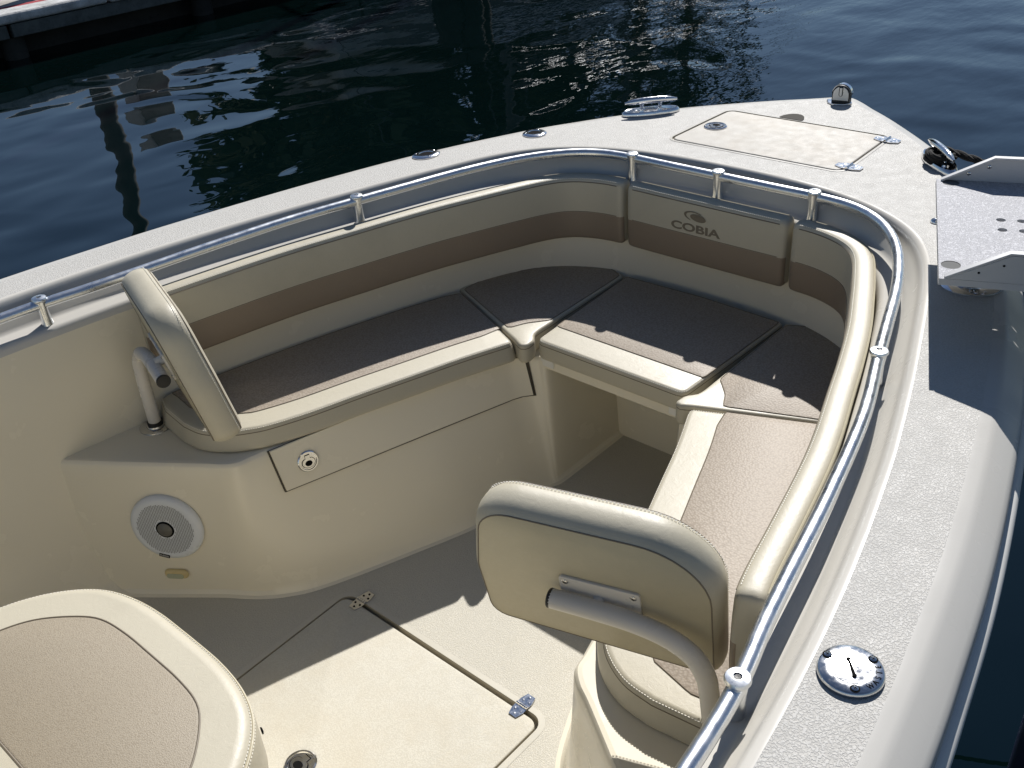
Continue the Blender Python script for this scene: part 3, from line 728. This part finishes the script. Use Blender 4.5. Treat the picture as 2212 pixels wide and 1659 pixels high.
lgm = Matrix((Vector((0, -1, 0)), Vector((0, 0, 1)), Vector((-1, 0, 0)))).transposed().to_4x4(); lgm.translation = (2.0636, .018, .6440)
o = text('lettering', 'COBIA', lgm @ Matrix.Translation((0, -.010, 0)), .030, MT['logo'], None, 1.62, .0002, 0, .0009); put(o, mp)
pts = [(.036 * math.cos(t), .0125 * math.sin(t)) for t in [2 * math.pi * k / 32 for k in range(32)]]
def flat(name, pts, mtx, mat, par):
    V = [mtx @ Vector((x, y, 0)) for x, y in pts]; return put(mesh_obj(name, V, [tuple(range(len(V)))], mat, None, smooth=False), par)
tilt = lgm @ Matrix.Translation((.002, .0235, .0002)) @ Matrix.Rotation(math.radians(-6), 4, 'Z')
flat('emblem', [(.0065 + .0235 * math.cos(t), -.001 + .0098 * math.sin(t)) for t in [2 * math.pi * k / 32 for k in range(32)]], tilt, MT['logo'], mp)
cres = [(.034 * math.cos(t) - .002, .0135 * math.sin(t)) for t in [math.radians(60 + 190 * k / 20) for k in range(21)]] + [(-.0005 + .0285 * math.cos(t), -.0005 + .0118 * math.sin(t)) for t in [math.radians(235 - 170 * k / 20) for k in range(21)]]
V = [tilt @ Vector((x, y, 0)) for x, y in cres]; n = 21
put(mesh_obj('emblem_crescent', V, [(i, i + 1, 2 * n - 2 - i, 2 * n - 1 - i) for i in range(n - 1)], MT['logo'], None, smooth=False), mp)

# two small swing backrests on bent tubes
def backrest(sgn, label, tiltdeg, dz=0.0, hs=1.0):
    Bp = Vector((.813, -.405, .532 + dz)); u = Vector((.30, -.954, 0)).normalized(); a = Vector((-.954, -.30, 0)).normalized(); t = math.radians(tiltdeg)
    wv = Vector((0, 0, 1)) * math.cos(t) + a * math.sin(t); n = u.cross(wv); n = n if n.dot(a) > 0 else -n
    def W(p, q, k):
        v = Bp + u * p + wv * (q * hs) + n * k; return Vector((v.x, v.y * -1, v.z)) if sgn > 0 else v
    e = empty('swing_backrest', (.868, sgn * .786, ZB), label, 'backrest', 'small swing backrests')
    raw = rpoly([(.352, -.026), (.352, .262), (.016, .264), (-.012, .12), (-.010, -.012)], [.016, .105, .060, .10, .028], 9)
    P = dens([Vector((p.x, p.y, 0)) for p in ccw(raw)], .010)
    lay = [(.0, .0), (-.002, -.0025), (-.007, -.007), (-.016, -.0115), (-.022, -.013), (-.034, -.0145), (-.050, -.012), (-.060, -.006), (-.066, .004), (-.068, .016)]
    rings = [[Vector((p.x, p.y, k)) for p in offs(P, ins, True)] for k, ins in lay]
    V, F = rows_mesh(rings, True); m = len(P); L = (len(lay) - 1) * m
    F.append(tuple(L + i for i in range(m))[::1]); F.append(tuple(reversed(range(m))))
    fm = [1 if i < 0 * m else 0 for i in range(len(F) - 2)] + [0, 1]
    V = [W(v[0], v[1], v[2]) for v in V]
    if sgn < 0: pass
    F = F if sgn > 0 else [tuple(reversed(f)) for f in F]
    put(mesh_obj('pad', V, F, None, None, mats=[MT['vinyl'], MT['vinyl_back']], fm=fm, angle=55), e)
    R = [W(p.x, p.y, -.0006) for p in offs(P, -.0008, True)]; put(tube('piping', R + [R[0]], .0013, MT['piping'], seg=6, caps=False), e)
    R = [W(p.x, p.y, -.0615) for p in offs(P, -.004, True)]; put(tube('piping', R + [R[0]], .0016, MT['piping'], seg=6, caps=False), e)
    R = [W(p.x, p.y, -.056) for p in offs(P, -.0105, True)]; put(stitches('stitching', R + [R[0]], None), e)
    def T3(x, y, z): return Vector((x, y if sgn < 0 else -y, z))
    TP_ = cr([T3(.803, -.530, .637), T3(.822, -.592, .636), T3(.840, -.650, .632), T3(.853, -.700, .623), T3(.861, -.738, .604), T3(.8635, -.760, .575), T3(.864, -.768, .540), T3(.865, -.774, .49), T3(.868, -.786, .384)], 8)
    put(tube('arm', TP_, .0152, MT['white_tube'], seg=20), e)
    d = (TP_[0] - TP_[1]).normalized()
    put(lathe('end_cap', [(.0152, -.001), (.0152, .003), (.0140, .0045), (0, .0048)], MT['black'], mtx=frame(TP_[0], d), seg=24), e)
    pm = rpoly([(.125, .085), (.250, .085), (.250, .150), (.125, .150)], .006, 4)
    put(slab('mounting_plate', [Vector((p.x, p.y, 0)) for p in ccw(pm)], .0002, .0050, .0012, MT['white_tube'], map3=lambda v: W(v.x, v.y, v.z)), e)
    nn = (W(0, 0, 1) - W(0, 0, 0)).normalized()
    for p, q in ((.135, .140), (.240, .140), (.240, .092), (.135, .092)): put(disc_screw('screw', W(p, q, .0051), nn, .0052, None), e)
    V, F = tube_vf([W(.185, .112, .003), W(.185, .112, .022)], .010, 12); put(mesh_obj('bracket', V, F, MT['white_tube']), e)
    b = T3(.868, -.786, ZB + .0005)
    put(lathe('flange', [(.040, 0), (.0395, .0025), (.034, .004), (.023, .0048), (.022, .009), (.0170, .0095)], MT['chrome2'], mtx=Matrix.Translation(b), seg=36), e)
    put(lathe('collar', [(.0188, .006), (.0188, .016), (.0160, .018)], MT['black'], mtx=Matrix.Translation(b), seg=24), e)
    return e
backrest(-1, 'small cream backrest on a bent white tube, nearest the camera on the starboard side', 13)
pb = backrest(1, 'small cream backrest seen edge on at the aft end of the port bench', 11, .004, 1.06)

# console seat in the lower left foreground
half = [(.48, 0), (.4785, .09), (.468, .165), (.445, .228), (.405, .277), (.355, .314), (.30, .338), (.22, .358), (.145, .368), (.118, .345), (.112, .25), (.112, 0)]
hp = cr([Vector((x, y, 0)) for x, y in half], 5)
co_ = hp + [Vector((p.x, -p.y, 0)) for p in reversed(hp[1:-1])]
cons = empty('console_seat', (.28, 0, .38), 'large rounded cream seat cushion with taupe woven insert in the lower left foreground', 'seat cushion')
CP = dens(ccw(co_), .012)
def puffmap(v): return v
put(slab('cover', CP, .375, .502, .026, MT['vinyl'], r0=.014), cons)
hi_ = [(.408, 0), (.407, .08), (.398, .145), (.372, .190), (.325, .238), (.27, .264), (.20, .279), (.178, .272), (.172, .25), (.172, 0)]
h2_ = cr([Vector((x, y, 0)) for x, y in hi_], 5); ci = h2_ + [Vector((p.x, -p.y, 0)) for p in reversed(h2_[1:-1])]
CI = dens(ccw(ci), .012)
put(sheet('insert', CI, .501, .003, MT['insert2'], None), cons)
R = [Vector((p.x, p.y, .5022)) for p in offs(CI, -.002, True)]; put(tube('seam', R + [R[0]], .0018, MT['piping'], seg=6, caps=False), cons)
R = [Vector((p.x, p.y, .4885)) for p in offs(CP, .0030, True)]; put(tube('piping', R + [R[0]], .0024, MT['vinyl_back'], seg=6, caps=False), cons)
for k, (ins, z) in enumerate(((.0056, .4928), (.0012, .4840))):
    R = [Vector((p.x, p.y, z)) for p in offs(CP, ins, True)]; put(stitches('stitching', R + [R[0]], None, step=.006, ln=.0038, wd=.0013), cons)
put(lathe('snap_button', [(.006, 0), (.006, .002), (.003, .003), (0, .003)], MT['dark'], mtx=frame((.4625, -.196, .415), (.9, -.4, .1)), seg=16), cons)
B(slab('console_seat_box', offs(CP, .004, True), .0, .3745, .01, MT['liner']))
V, F = box_vf(-.55, 0, .45, .9, .74, .9); B(bevel(mesh_obj('console', V, F, MT['liner'], None, smooth=False), .04, 4))

# ------------------------------------------------------------------ metal tray on its post over the starboard gunwale
C0 = Vector((1.597, -.754, .885)); tu = Vector((.928, .374, 0)).normalized(); tv = Vector((.374, -.928, 0)).normalized()
tray = empty('metal_tray', (1.86, -.735, ZD), 'open grey metal tray with raised side walls on a post over the starboard gunwale', 'tray')
tm = Matrix((tu, tv, Vector((0, 0, 1)))).transposed().to_4x4(); tm.translation = C0
WT, LT = .474, .60
holes = [(.455, .028, .0165), (.058, .020, .0165)]
small = [(a_, b_, .0085) for a_ in (.274, .227) for b_ in (.112, .148)]
def circ(x, y, r, n=20): return [(x + r * math.cos(2 * math.pi * k / n), y + r * math.sin(2 * math.pi * k / n)) for k in range(n)]
top = planar('floor_plate', [(0, 0), (WT, 0), (WT, LT), (0, LT)], [circ(*h) for h in small + holes], .012, MT['alu'])
for v in top.data.vertices: v.co = tm @ v.co
top.data.flip_normals(); put(top, tray)
bot = planar('under_plate', [(0, 0), (WT, 0), (WT, LT), (0, LT)], [circ(*h) for h in small + holes[:0]], 0.0, MT['tray'])
for v in bot.data.vertices: v.co = tm @ v.co
put(bot, tray)
parts = []
for q in ((0, 0), (WT, 0)), ((WT, 0), (WT, LT)), ((WT, LT), (0, LT)), ((0, LT), (0, 0)):
    (a1, b1), (a2, b2) = q; parts.append(([tm @ Vector((a1, b1, 0)), tm @ Vector((a2, b2, 0)), tm @ Vector((a2, b2, .012)), tm @ Vector((a1, b1, .012))], [(0, 1, 2, 3)]))
for hx, hy, r in small:
    c = circ(hx, hy, r); n = len(c); parts.append(([tm @ Vector((x, y, 0)) for x, y in c] + [tm @ Vector((x, y, .012)) for x, y in c], [(i, (i + 1) % n, n + (i + 1) % n, n + i) for i in range(n)]))
V, F = join(parts); put(mesh_obj('plate_edge', V, F, MT['tray'], None, smooth=False), tray)
for hx, hy, r in holes: put(lathe('plug', [(r, .008), (r, .0112), (0, .0112)], MT['plug'], mtx=tm @ Matrix.Translation((hx, hy, 0)), seg=28), tray)
V, F = lathe_vf([(.006, .0122), (.004, .0126), (0, .0128)], 14, tm @ Matrix.Translation((.022, .024, 0))); put(mesh_obj('rivet', V, F, MT['chrome2']), tray)
def wall(u0, th, side):
    prof = [(.012, .0121), (.105, .062), (LT, .062), (LT, .0121)]
    m = Matrix((tv, Vector((0, 0, 1)), tu)).transposed().to_4x4(); m.translation = C0
    o = put(extr('side_wall', prof, u0, u0 + th, m, MT['tray'], None, .0008), tray)
    lip = [(.010, .011), (.104, .0625), (LT, .0625), (LT, .0665), (.103, .0665), (.008, .015)]
    put(extr('wall_lip', lip, u0 - (.0 if side < 0 else .010), u0 + th + (.010 if side < 0 else .0), m, MT['tray'], None, .0008), tray)
    for b_, z_ in ((.060, .028), (.096, .044), (.30, .05), (.5, .05)):
        uu_ = u0 - .0002 if side > 0 else u0 + th + .0002
        p = C0 + tv * b_ + tu * uu_ + Vector((0, 0, z_)); put(disc_screw('screw', p, tu * (-1 if side > 0 else 1), .004, None), tray)
        p = C0 + tv * b_ + tu * (u0 + th + .0002 if side > 0 else u0 - .0002) + Vector((0, 0, z_)); put(lathe('rivet', [(.0022, 0), (.0016, .0008), (0, .001)], MT['dark'], mtx=frame(p, tu * (1 if side > 0 else -1)), seg=10), tray)
wall(0, .004, -1); wall(WT - .004, .004, 1)
fm_ = Matrix.Translation((1.857, -.735, ZD + .0005)) @ Matrix.Rotation(math.radians(-62), 4, 'Z') @ Matrix.Diagonal((1.12, .86, 1, 1))
put(lathe('post_flange', [(.050, 0), (.0495, .003), (.044, .0065), (.030, .0095), (.0265, .0085), (.026, .001)], MT['chrome'], mtx=fm_, seg=44), tray)
put(lathe('post_bore', [(.0262, .0010), (0, .0010)], MT['dark'], mtx=fm_, seg=28), tray)
for a_ in (25, 145, 265): put(disc_screw('screw', fm_ @ Vector((.040 * math.cos(math.radians(a_)), .040 * math.sin(math.radians(a_)), .0078)), (0, 0, 1), .0048, None), tray)
put(tube('post', [Vector((1.850, -.722, ZD - .01)), Vector((1.868, -.760, .885))], .0195, MT['chrome2'], seg=24), tray)

# ------------------------------------------------------------------ mooring line
def rope_strands(name, P, r, parent=None, twist=60):
    P = resample(cr(P, 10), int(max(30, sum((Vector(P[i]) - Vector(P[i - 1])).length for i in range(1, len(P))) / .006)))
    parts = []; up = Vector((0, 0, 1)); acc = 0
    fr = []
    for i, p in enumerate(P):
        t = (P[min(len(P) - 1, i + 1)] - P[max(0, i - 1)]).normalized(); up = (up - t * up.dot(t)).normalized(); fr.append((t, up.copy(), t.cross(up)))
    for k in range(3):
        Q = []
        for i, p in enumerate(P):
            a = k * 2 * math.pi / 3 + i * .32; t, uq, s = fr[i]; Q.append(p + (uq * math.cos(a) + s * math.sin(a)) * r * .5)
        parts.append(tube_vf(Q, r * .56, 7))
    V, F = join(parts); return mesh_obj(name, V, F, MT['rope'], parent)
rp = [Vector(q) for q in ((2.455, -.458, .778), (2.440, -.428, .780), (2.465, -.402, .782), (2.494, -.428, .784), (2.482, -.462, .787), (2.452, -.462, .791), (2.438, -.432, .793), (2.466, -.406, .794), (2.498, -.432, .793), (2.486, -.480, .792), (2.472, -.55, .784), (2.50, -.68, .74), (2.58, -1.0, .60), (2.7, -1.6, .36), (2.8, -2.1, .25))]
rl = rope_strands('mooring_line', rp, .0092); tag(rl, 'thick black mooring line wound round the starboard cleat and led overboard behind the tray', 'rope')
# navy fender alongside
fe = empty('boat_fender', (1.50, -1.20, -.45), 'navy blue fender hanging beside the hull at the lower right corner', 'fender')
put(lathe('body', [(.03, -.55), (.09, -.52), (.125, -.44), (.13, -.3), (.13, .12), (.12, .2), (.07, .26), (.03, .28), (0, .285)], MT['navy'], mtx=Matrix.Translation((1.515, -1.205, .12)), seg=40), fe)
put(tube('line', [Vector((1.515, -1.205, .39)), Vector((1.51, -1.16, .9)), Vector((1.51, -1.3, 1.0))], .006, MT['white'], seg=8), fe)

# ------------------------------------------------------------------ water
a = N('harbour_water')
big = a.noise(1.0, 0, .5, co=a.co((1.1, 1.3, 1), (0, 0, -.15)), dist=.9)
med = a.noise(2.6, 0, .5, co=a.co((1.0, 1.3, 1), (0, 0, -.2)), dist=.8)
sml = a.noise(8.0, 2, .5, co=a.co((.7, 1.6, 1), (0, 0, .4)))
msk = a.rng(a.noise(.06, 1, .5), .42, .6, .15, 1.0)
gx = a.n('ShaderNodeSeparateXYZ'); a.l(a.co(), gx.inputs[0])
wind = a.rng(gx.outputs[0], 4.0, 11.0, .0, 1.0)
sm2 = a.n('ShaderNodeMath', operation='MULTIPLY'); a.l(sml, sm2.inputs[0]); a.l(wind, sm2.inputs[1])
nb = a.bump(big, 1.0, .025); nb = a.bump(med, 1.0, .0030, nb); nb = a.bump(sm2.outputs[0], 1.0, .0042, nb)
a.set((.0009, .0040, .0040), .008, normal=nb, spec=1.0, ior=1.34); a.p.inputs['Specular Tint'].default_value = (.50, .76, 1, 1)
WL = -.35
Vw = [(-600, -600, WL), (600, -600, WL), (600, 600, WL), (-600, 600, WL)]
wt = mesh_obj('water', Vw, [(0, 1, 2, 3)], a.m, smooth=False); wt['kind'] = 'structure'

# ------------------------------------------------------------------ quay across the water and what stands on it
def at(az, D): return Vector((D * math.cos(math.radians(az)), -1.25 + D * math.sin(math.radians(az)), 0))
def stone(name, col, sc=6, rough=.9, bs=.3):
    q = N(name); n1 = q.noise(sc, 8, .65); c = q.mix(q.rng(n1, .3, .7, 0, 1), tuple(x * .62 for x in col), tuple(min(1, x * 1.25) for x in col))
    c = q.mix(q.rng(q.noise(sc * 6, 4, .6), .55, .75, 0, .6), c, tuple(x * .4 for x in col))
    return q.set(c, rough, normal=q.bump(n1, bs, .02), spec=.2)
M_conc = stone('walkway_concrete', (.40, .37, .33), 3); M_cop = stone('coping_stone', (.50, .50, .49), 9, bs=.8); M_red = stone('red_kerb_paint', (.34, .05, .06), 8)
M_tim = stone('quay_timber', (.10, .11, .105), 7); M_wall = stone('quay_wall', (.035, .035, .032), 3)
quay = empty('quay', (3, 8.6, WL), 'low concrete quay with pale coping and red kerb line across the water', 'quay')
qd = Vector((1, -.045, 0)).normalized(); qn = Vector((.045, 1, 0)).normalized(); q0 = Vector((0, 8.60, 0))
qm = Matrix((qd, qn, Vector((0, 0, 1)))).transposed().to_4x4(); qm.translation = q0
def qbox(name, s0, s1, n0, n1, z0, z1, mat, bev=0, jit=0):
    V, F = box_vf((s0 + s1) / 2, (n0 + n1) / 2, (z0 + z1) / 2, s1 - s0, n1 - n0, z1 - z0, qm)
    o = put(mesh_obj(name, V, F, mat, None, smooth=False), quay)
    return bevel(o, bev, 3) if bev else o
QT = WL + .42
qbox('walkway', -16, 13, .42, 60, WL - .3, QT - .01, M_conc)
qbox('kerb_paint', -16, 13, .30, .415, WL + .2, QT - .004, M_red)
s = -16
while s < 12.9:
    L = random.uniform(1.5, 2.4); e_ = min(13, s + L)
    qbox('coping_block', s + .012, e_ - .012, 0, .298 + random.uniform(-.004, 0), WL + .325 + random.uniform(-.01, .01), QT + random.uniform(-.008, .01), M_cop, .03); s = e_
s = -16
while s < 12.9:
    L = random.uniform(3.2, 4.4); e_ = min(13, s + L); qbox('fascia_board', s + .02, e_ - .02, .03, .12, WL + .205, WL + .322, M_tim, .01); s = e_
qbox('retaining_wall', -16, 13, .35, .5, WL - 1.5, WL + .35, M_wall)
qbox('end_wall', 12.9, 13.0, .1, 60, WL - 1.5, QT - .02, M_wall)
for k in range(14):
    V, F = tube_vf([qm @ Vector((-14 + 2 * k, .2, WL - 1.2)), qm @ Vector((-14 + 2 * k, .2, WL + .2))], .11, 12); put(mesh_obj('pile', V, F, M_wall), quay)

M_steel = N('galvanised_pole').set((.07, .07, .07), .6); M_bld = stone('pale_grey_render', (.42, .43, .43), .8, bs=.05); M_roof = stone('roof_sheet', (.22, .22, .21), 1); M_glass = N('window_glass').set((.03, .035, .04), .1)  # wall render is plain pale grey, shared by buildings and cabinet
p = at(64.5, 11.6); t = tube('lamp_pole', [Vector((p.x, p.y, QT - .02)), Vector((p.x, p.y, 9.0))], .11, M_steel, seg=14); tag(t, 'dark upright pole on the quay, seen as a wavy reflection at the left', 'pole')
p = at(62.3, 12.6); e = empty('utility_cabinet', (p.x, p.y, QT), 'pale grey cabinet on the quay, reflected right of the pole', 'cabinet')
V, F = box_vf(p.x, p.y, QT + .45, .46, .35, .9); put(bevel(mesh_obj('body', V, F, M_bld, None, smooth=False), .02), e)
V, F = box_vf(p.x, p.y - .18, QT + .45, .4, .012, .8); put(mesh_obj('door', V, F, M_roof, None, smooth=False), e)
def building(az0, az1, D, h, label, roofh=.8):
    a0, a1 = at(az0, D), at(az1, D * 1.12); d = (a1 - a0); L = d.length; d.normalize(); n = Vector((-d.y, d.x, 0)); n = n if n.y > 0 else -n
    e = empty('quay_building', (a0.x, a0.y, QT), label, 'building')
    m = Matrix((d, n, Vector((0, 0, 1)))).transposed().to_4x4(); m.translation = Vector((a0.x, a0.y, QT))
    V, F = box_vf(L / 2, 3, h / 2, L, 6, h, m); put(mesh_obj('wall', V, F, M_bld, None, smooth=False), e)
    V = [m @ Vector(q) for q in ((-.3, -.4, h), (L + .3, -.4, h), (L + .3, 6.4, h), (-.3, 6.4, h), (-.3, 3, h + roofh), (L + .3, 3, h + roofh))]
    put(mesh_obj('roof', V, [(0, 1, 5, 4), (2, 3, 4, 5), (0, 4, 3), (1, 2, 5), (3, 2, 1, 0)], M_roof, None, smooth=False), e)
    k = 0; x = 1.0
    while x < L - 1.2:
        V, F = box_vf(x + .5, -.01, h * .58, 1.0, .06, h * .34, m); f = put(mesh_obj('window', V, F, M_roof, None, smooth=False), e)
        V, F = box_vf(x + .5, -.045, h * .58, .86, .02, h * .34 - .14, m); g_ = mesh_obj('pane', V, F, M_glass, None, smooth=False); g_.parent = f; x += 2.1
    return e
building(58.6, 52.9, 17, 1.25, 'long low pale building behind the quay, reflected at the upper left', .25)
building(51.8, 38.0, 19, 2.3, 'taller pale building behind the quay, reflected above the port gunwale', .4)
p = at(44.6, 12.6); e = empty('mooring_dolphin', (p.x, p.y, WL - 1), 'cluster of dark timber piles standing in the water beside the quay', 'mooring piles')
for dx, dy, hh in ((-.26, 0, .95), (0, -.12, 1.12), (.26, 0, 1.0), (0, .18, 1.0), (-.13, .2, .9), (.15, .2, .94)):
    V, F = tube_vf([Vector((p.x + dx, p.y + dy, WL - 1)), Vector((p.x + dx * .9, p.y + dy * .9, WL + hh))], .15, 14); put(mesh_obj('pile', V, F, M_wall), e)
# trees
q = N('leaf'); lc = q.noise(.9, 2); MT['leaf'] = q.set(q.mix(lc, (.018, .032, .012), (.055, .085, .03)), .6)
M_bark = stone('bark', (.10, .075, .05), 5)
def tree_mesh(seed, H, R, n, z0, ls=1.0):
    rd = random.Random(seed); V = []; F = []
    cl = [(Vector((rd.gauss(0, R * .42), rd.gauss(0, R * .42), z0 + (H - z0) * rd.uniform(.08, .95))), rd.uniform(.16, .34) * R) for _ in range(46)]
    for c, r in cl:
        q = math.hypot(c.x, c.y)
        if q > R * .62: c.x *= R * .62 / q; c.y *= R * .62 / q
    for c, r in cl:
        f = 1 - abs((c.z - z0) / (H - z0) - .45) * .9; c.x *= f * 1.25; c.y *= f * 1.25
        for _ in range(n):
            d = Vector((rd.gauss(0, 1), rd.gauss(0, 1), rd.gauss(0, .75))).normalized() * r * rd.uniform(.5, 1.15) ; p = c + d
            a_ = Vector((rd.gauss(0, 1), rd.gauss(0, 1), rd.gauss(0, 1))).normalized(); b_ = a_.cross(Vector((rd.gauss(0, 1), rd.gauss(0, 1), rd.gauss(0, 1)))).normalized(); s_ = rd.uniform(.09, .20) * (1 + H / 14) * ls
            i = len(V); V += [p - a_ * s_, p + b_ * s_ * .6, p + a_ * s_, p - b_ * s_ * .6]; F.append((i, i + 1, i + 2, i + 3))
    return V, F, cl
def tree(az, D, H, R, n, label, seed, ls=1.0):
    p = at(az, D); e = empty('quay_tree', (p.x, p.y, QT), label, 'tree', 'trees beyond the quay')
    V, F, cl = tree_mesh(seed, H, R, n, H * .22, ls); o = mesh_obj('crown', V, F, MT['leaf'], e, smooth=False)
    rd = random.Random(seed + 5); parts = [tube_vf([Vector((0, 0, -.1)), Vector((.1, 0, H * .3)), Vector((-.1, .1, H * .62)), Vector((0, 0, H * .85))], .2, 9, radii=[H * .022, H * .017, H * .011, .03])]
    for c, r in cl[:14]: parts.append(tube_vf([Vector((0, 0, c.z * .55)), c.lerp(Vector((0, 0, c.z * .6)), .5), c], .05, 6, radii=[H * .007, H * .005, .02]))
    V, F = join(parts); mesh_obj('trunk', V, F, M_bark, e); return e
tree(53.6, 25, 11.0, 3.4, 120, 'dense dark tree left of the others beyond the quay building', 1)
tree(48.8, 24, 11.0, 3.5, 120, 'dense dark tree second from the left beyond the quay', 2)
tree(43.8, 25, 11.0, 3.7, 120, 'broad dark tree in the middle of the row beyond the quay', 3)
tree(38.5, 26, 10.0, 3.2, 60, 'thinner dark tree right of the dense ones beyond the quay', 4, .6)
tree(35.0, 30, 15.0, 3.8, 34, 'open branched tree with sky showing through beyond the moored yachts', 5, .55)
tree(32.2, 32, 14.0, 3.0, 30, 'narrow open branched tree at the right end of the row', 6, .55)
# moored yachts reflected at the top centre
M_yw = gelcoat('yacht_white', (.6, .6, .6), .1); M_yd = N('yacht_dark').set((.03, .04, .05), .4)
def yacht(az, D, rot, L, mast, mat, label):
    p = at(az, D); e = empty('moored_yacht', (p.x, p.y, WL), label, 'yacht', 'yachts moored beyond the quay', rz=math.radians(rot)); bpy.context.view_layer.update()
    st = [(-.5, .30, 1), (-.45, .36, 1), (-.2, .42, 1), (.1, .40, 1), (.35, .24, 1.08), (.47, .08, 1.15), (.5, .0, 1.18)]
    rows = []
    for z, k in ((-.4, .5), (.0, .86), (.5, .96), (1.05, 1)):
        r = [Vector((x * L * (.94 + .06 * k), y * k * L * .34, z * (h if z > 1 else 1))) for x, y, h in st]; rows.append(r + [Vector((v.x, -v.y, v.z)) for v in reversed(r[:-1])])
    V, F = rows_mesh(rows, True); n = len(rows[0]); F.append(tuple(3 * n + i for i in range(n))); mesh_obj('hull', V, F, mat, e, angle=40)
    V, F = box_vf(-.02 * L, 0, 1.3, L * .42, L * .17, .55); bevel(mesh_obj('cabin', V, F, M_yw, e, smooth=False), .15, 3)
    V, F = box_vf(-.02 * L, 0, 1.34, L * .36, L * .172, .2); mesh_obj('cabin_window', V, F, M_glass, e, smooth=False)
    V, F = tube_vf([Vector((.06 * L, 0, 1)), Vector((.06 * L, 0, mast))], .07, 10); mesh_obj('mast', V, F, M_steel, e)
    V, F = tube_vf([Vector((.05 * L, 0, 2.2)), Vector((-.36 * L, 0, 2.15))], .13, 10); mesh_obj('furled_sail', V, F, M_yd, e)
    parts = [tube_vf([Vector((.06 * L, 0, mast - .1)), Vector(q)], .012, 5) for q in ((.49 * L, 0, 1.2), (-.49 * L, 0, 1.05), (.06 * L, .13 * L, 1.05), (.06 * L, -.13 * L, 1.05))] + [tube_vf([Vector((.06 * L, -.9, mast * .6)), Vector((.06 * L, .9, mast * .6))], .025, 6)]
    V, F = join(parts); mesh_obj('rigging', V, F, M_steel, e); return e
yacht(41.0, 16.5, 160, 6.5, 9, M_yd, 'dark hulled yacht moored nearest the end of the quay')
yacht(34.5, 21, 150, 8.0, 11, M_yw, 'white hulled yacht moored beyond the quay end')
yacht(28.6, 34, 120, 6.0, 8.2, M_yd, 'small dark yacht moored by itself out in the harbour')
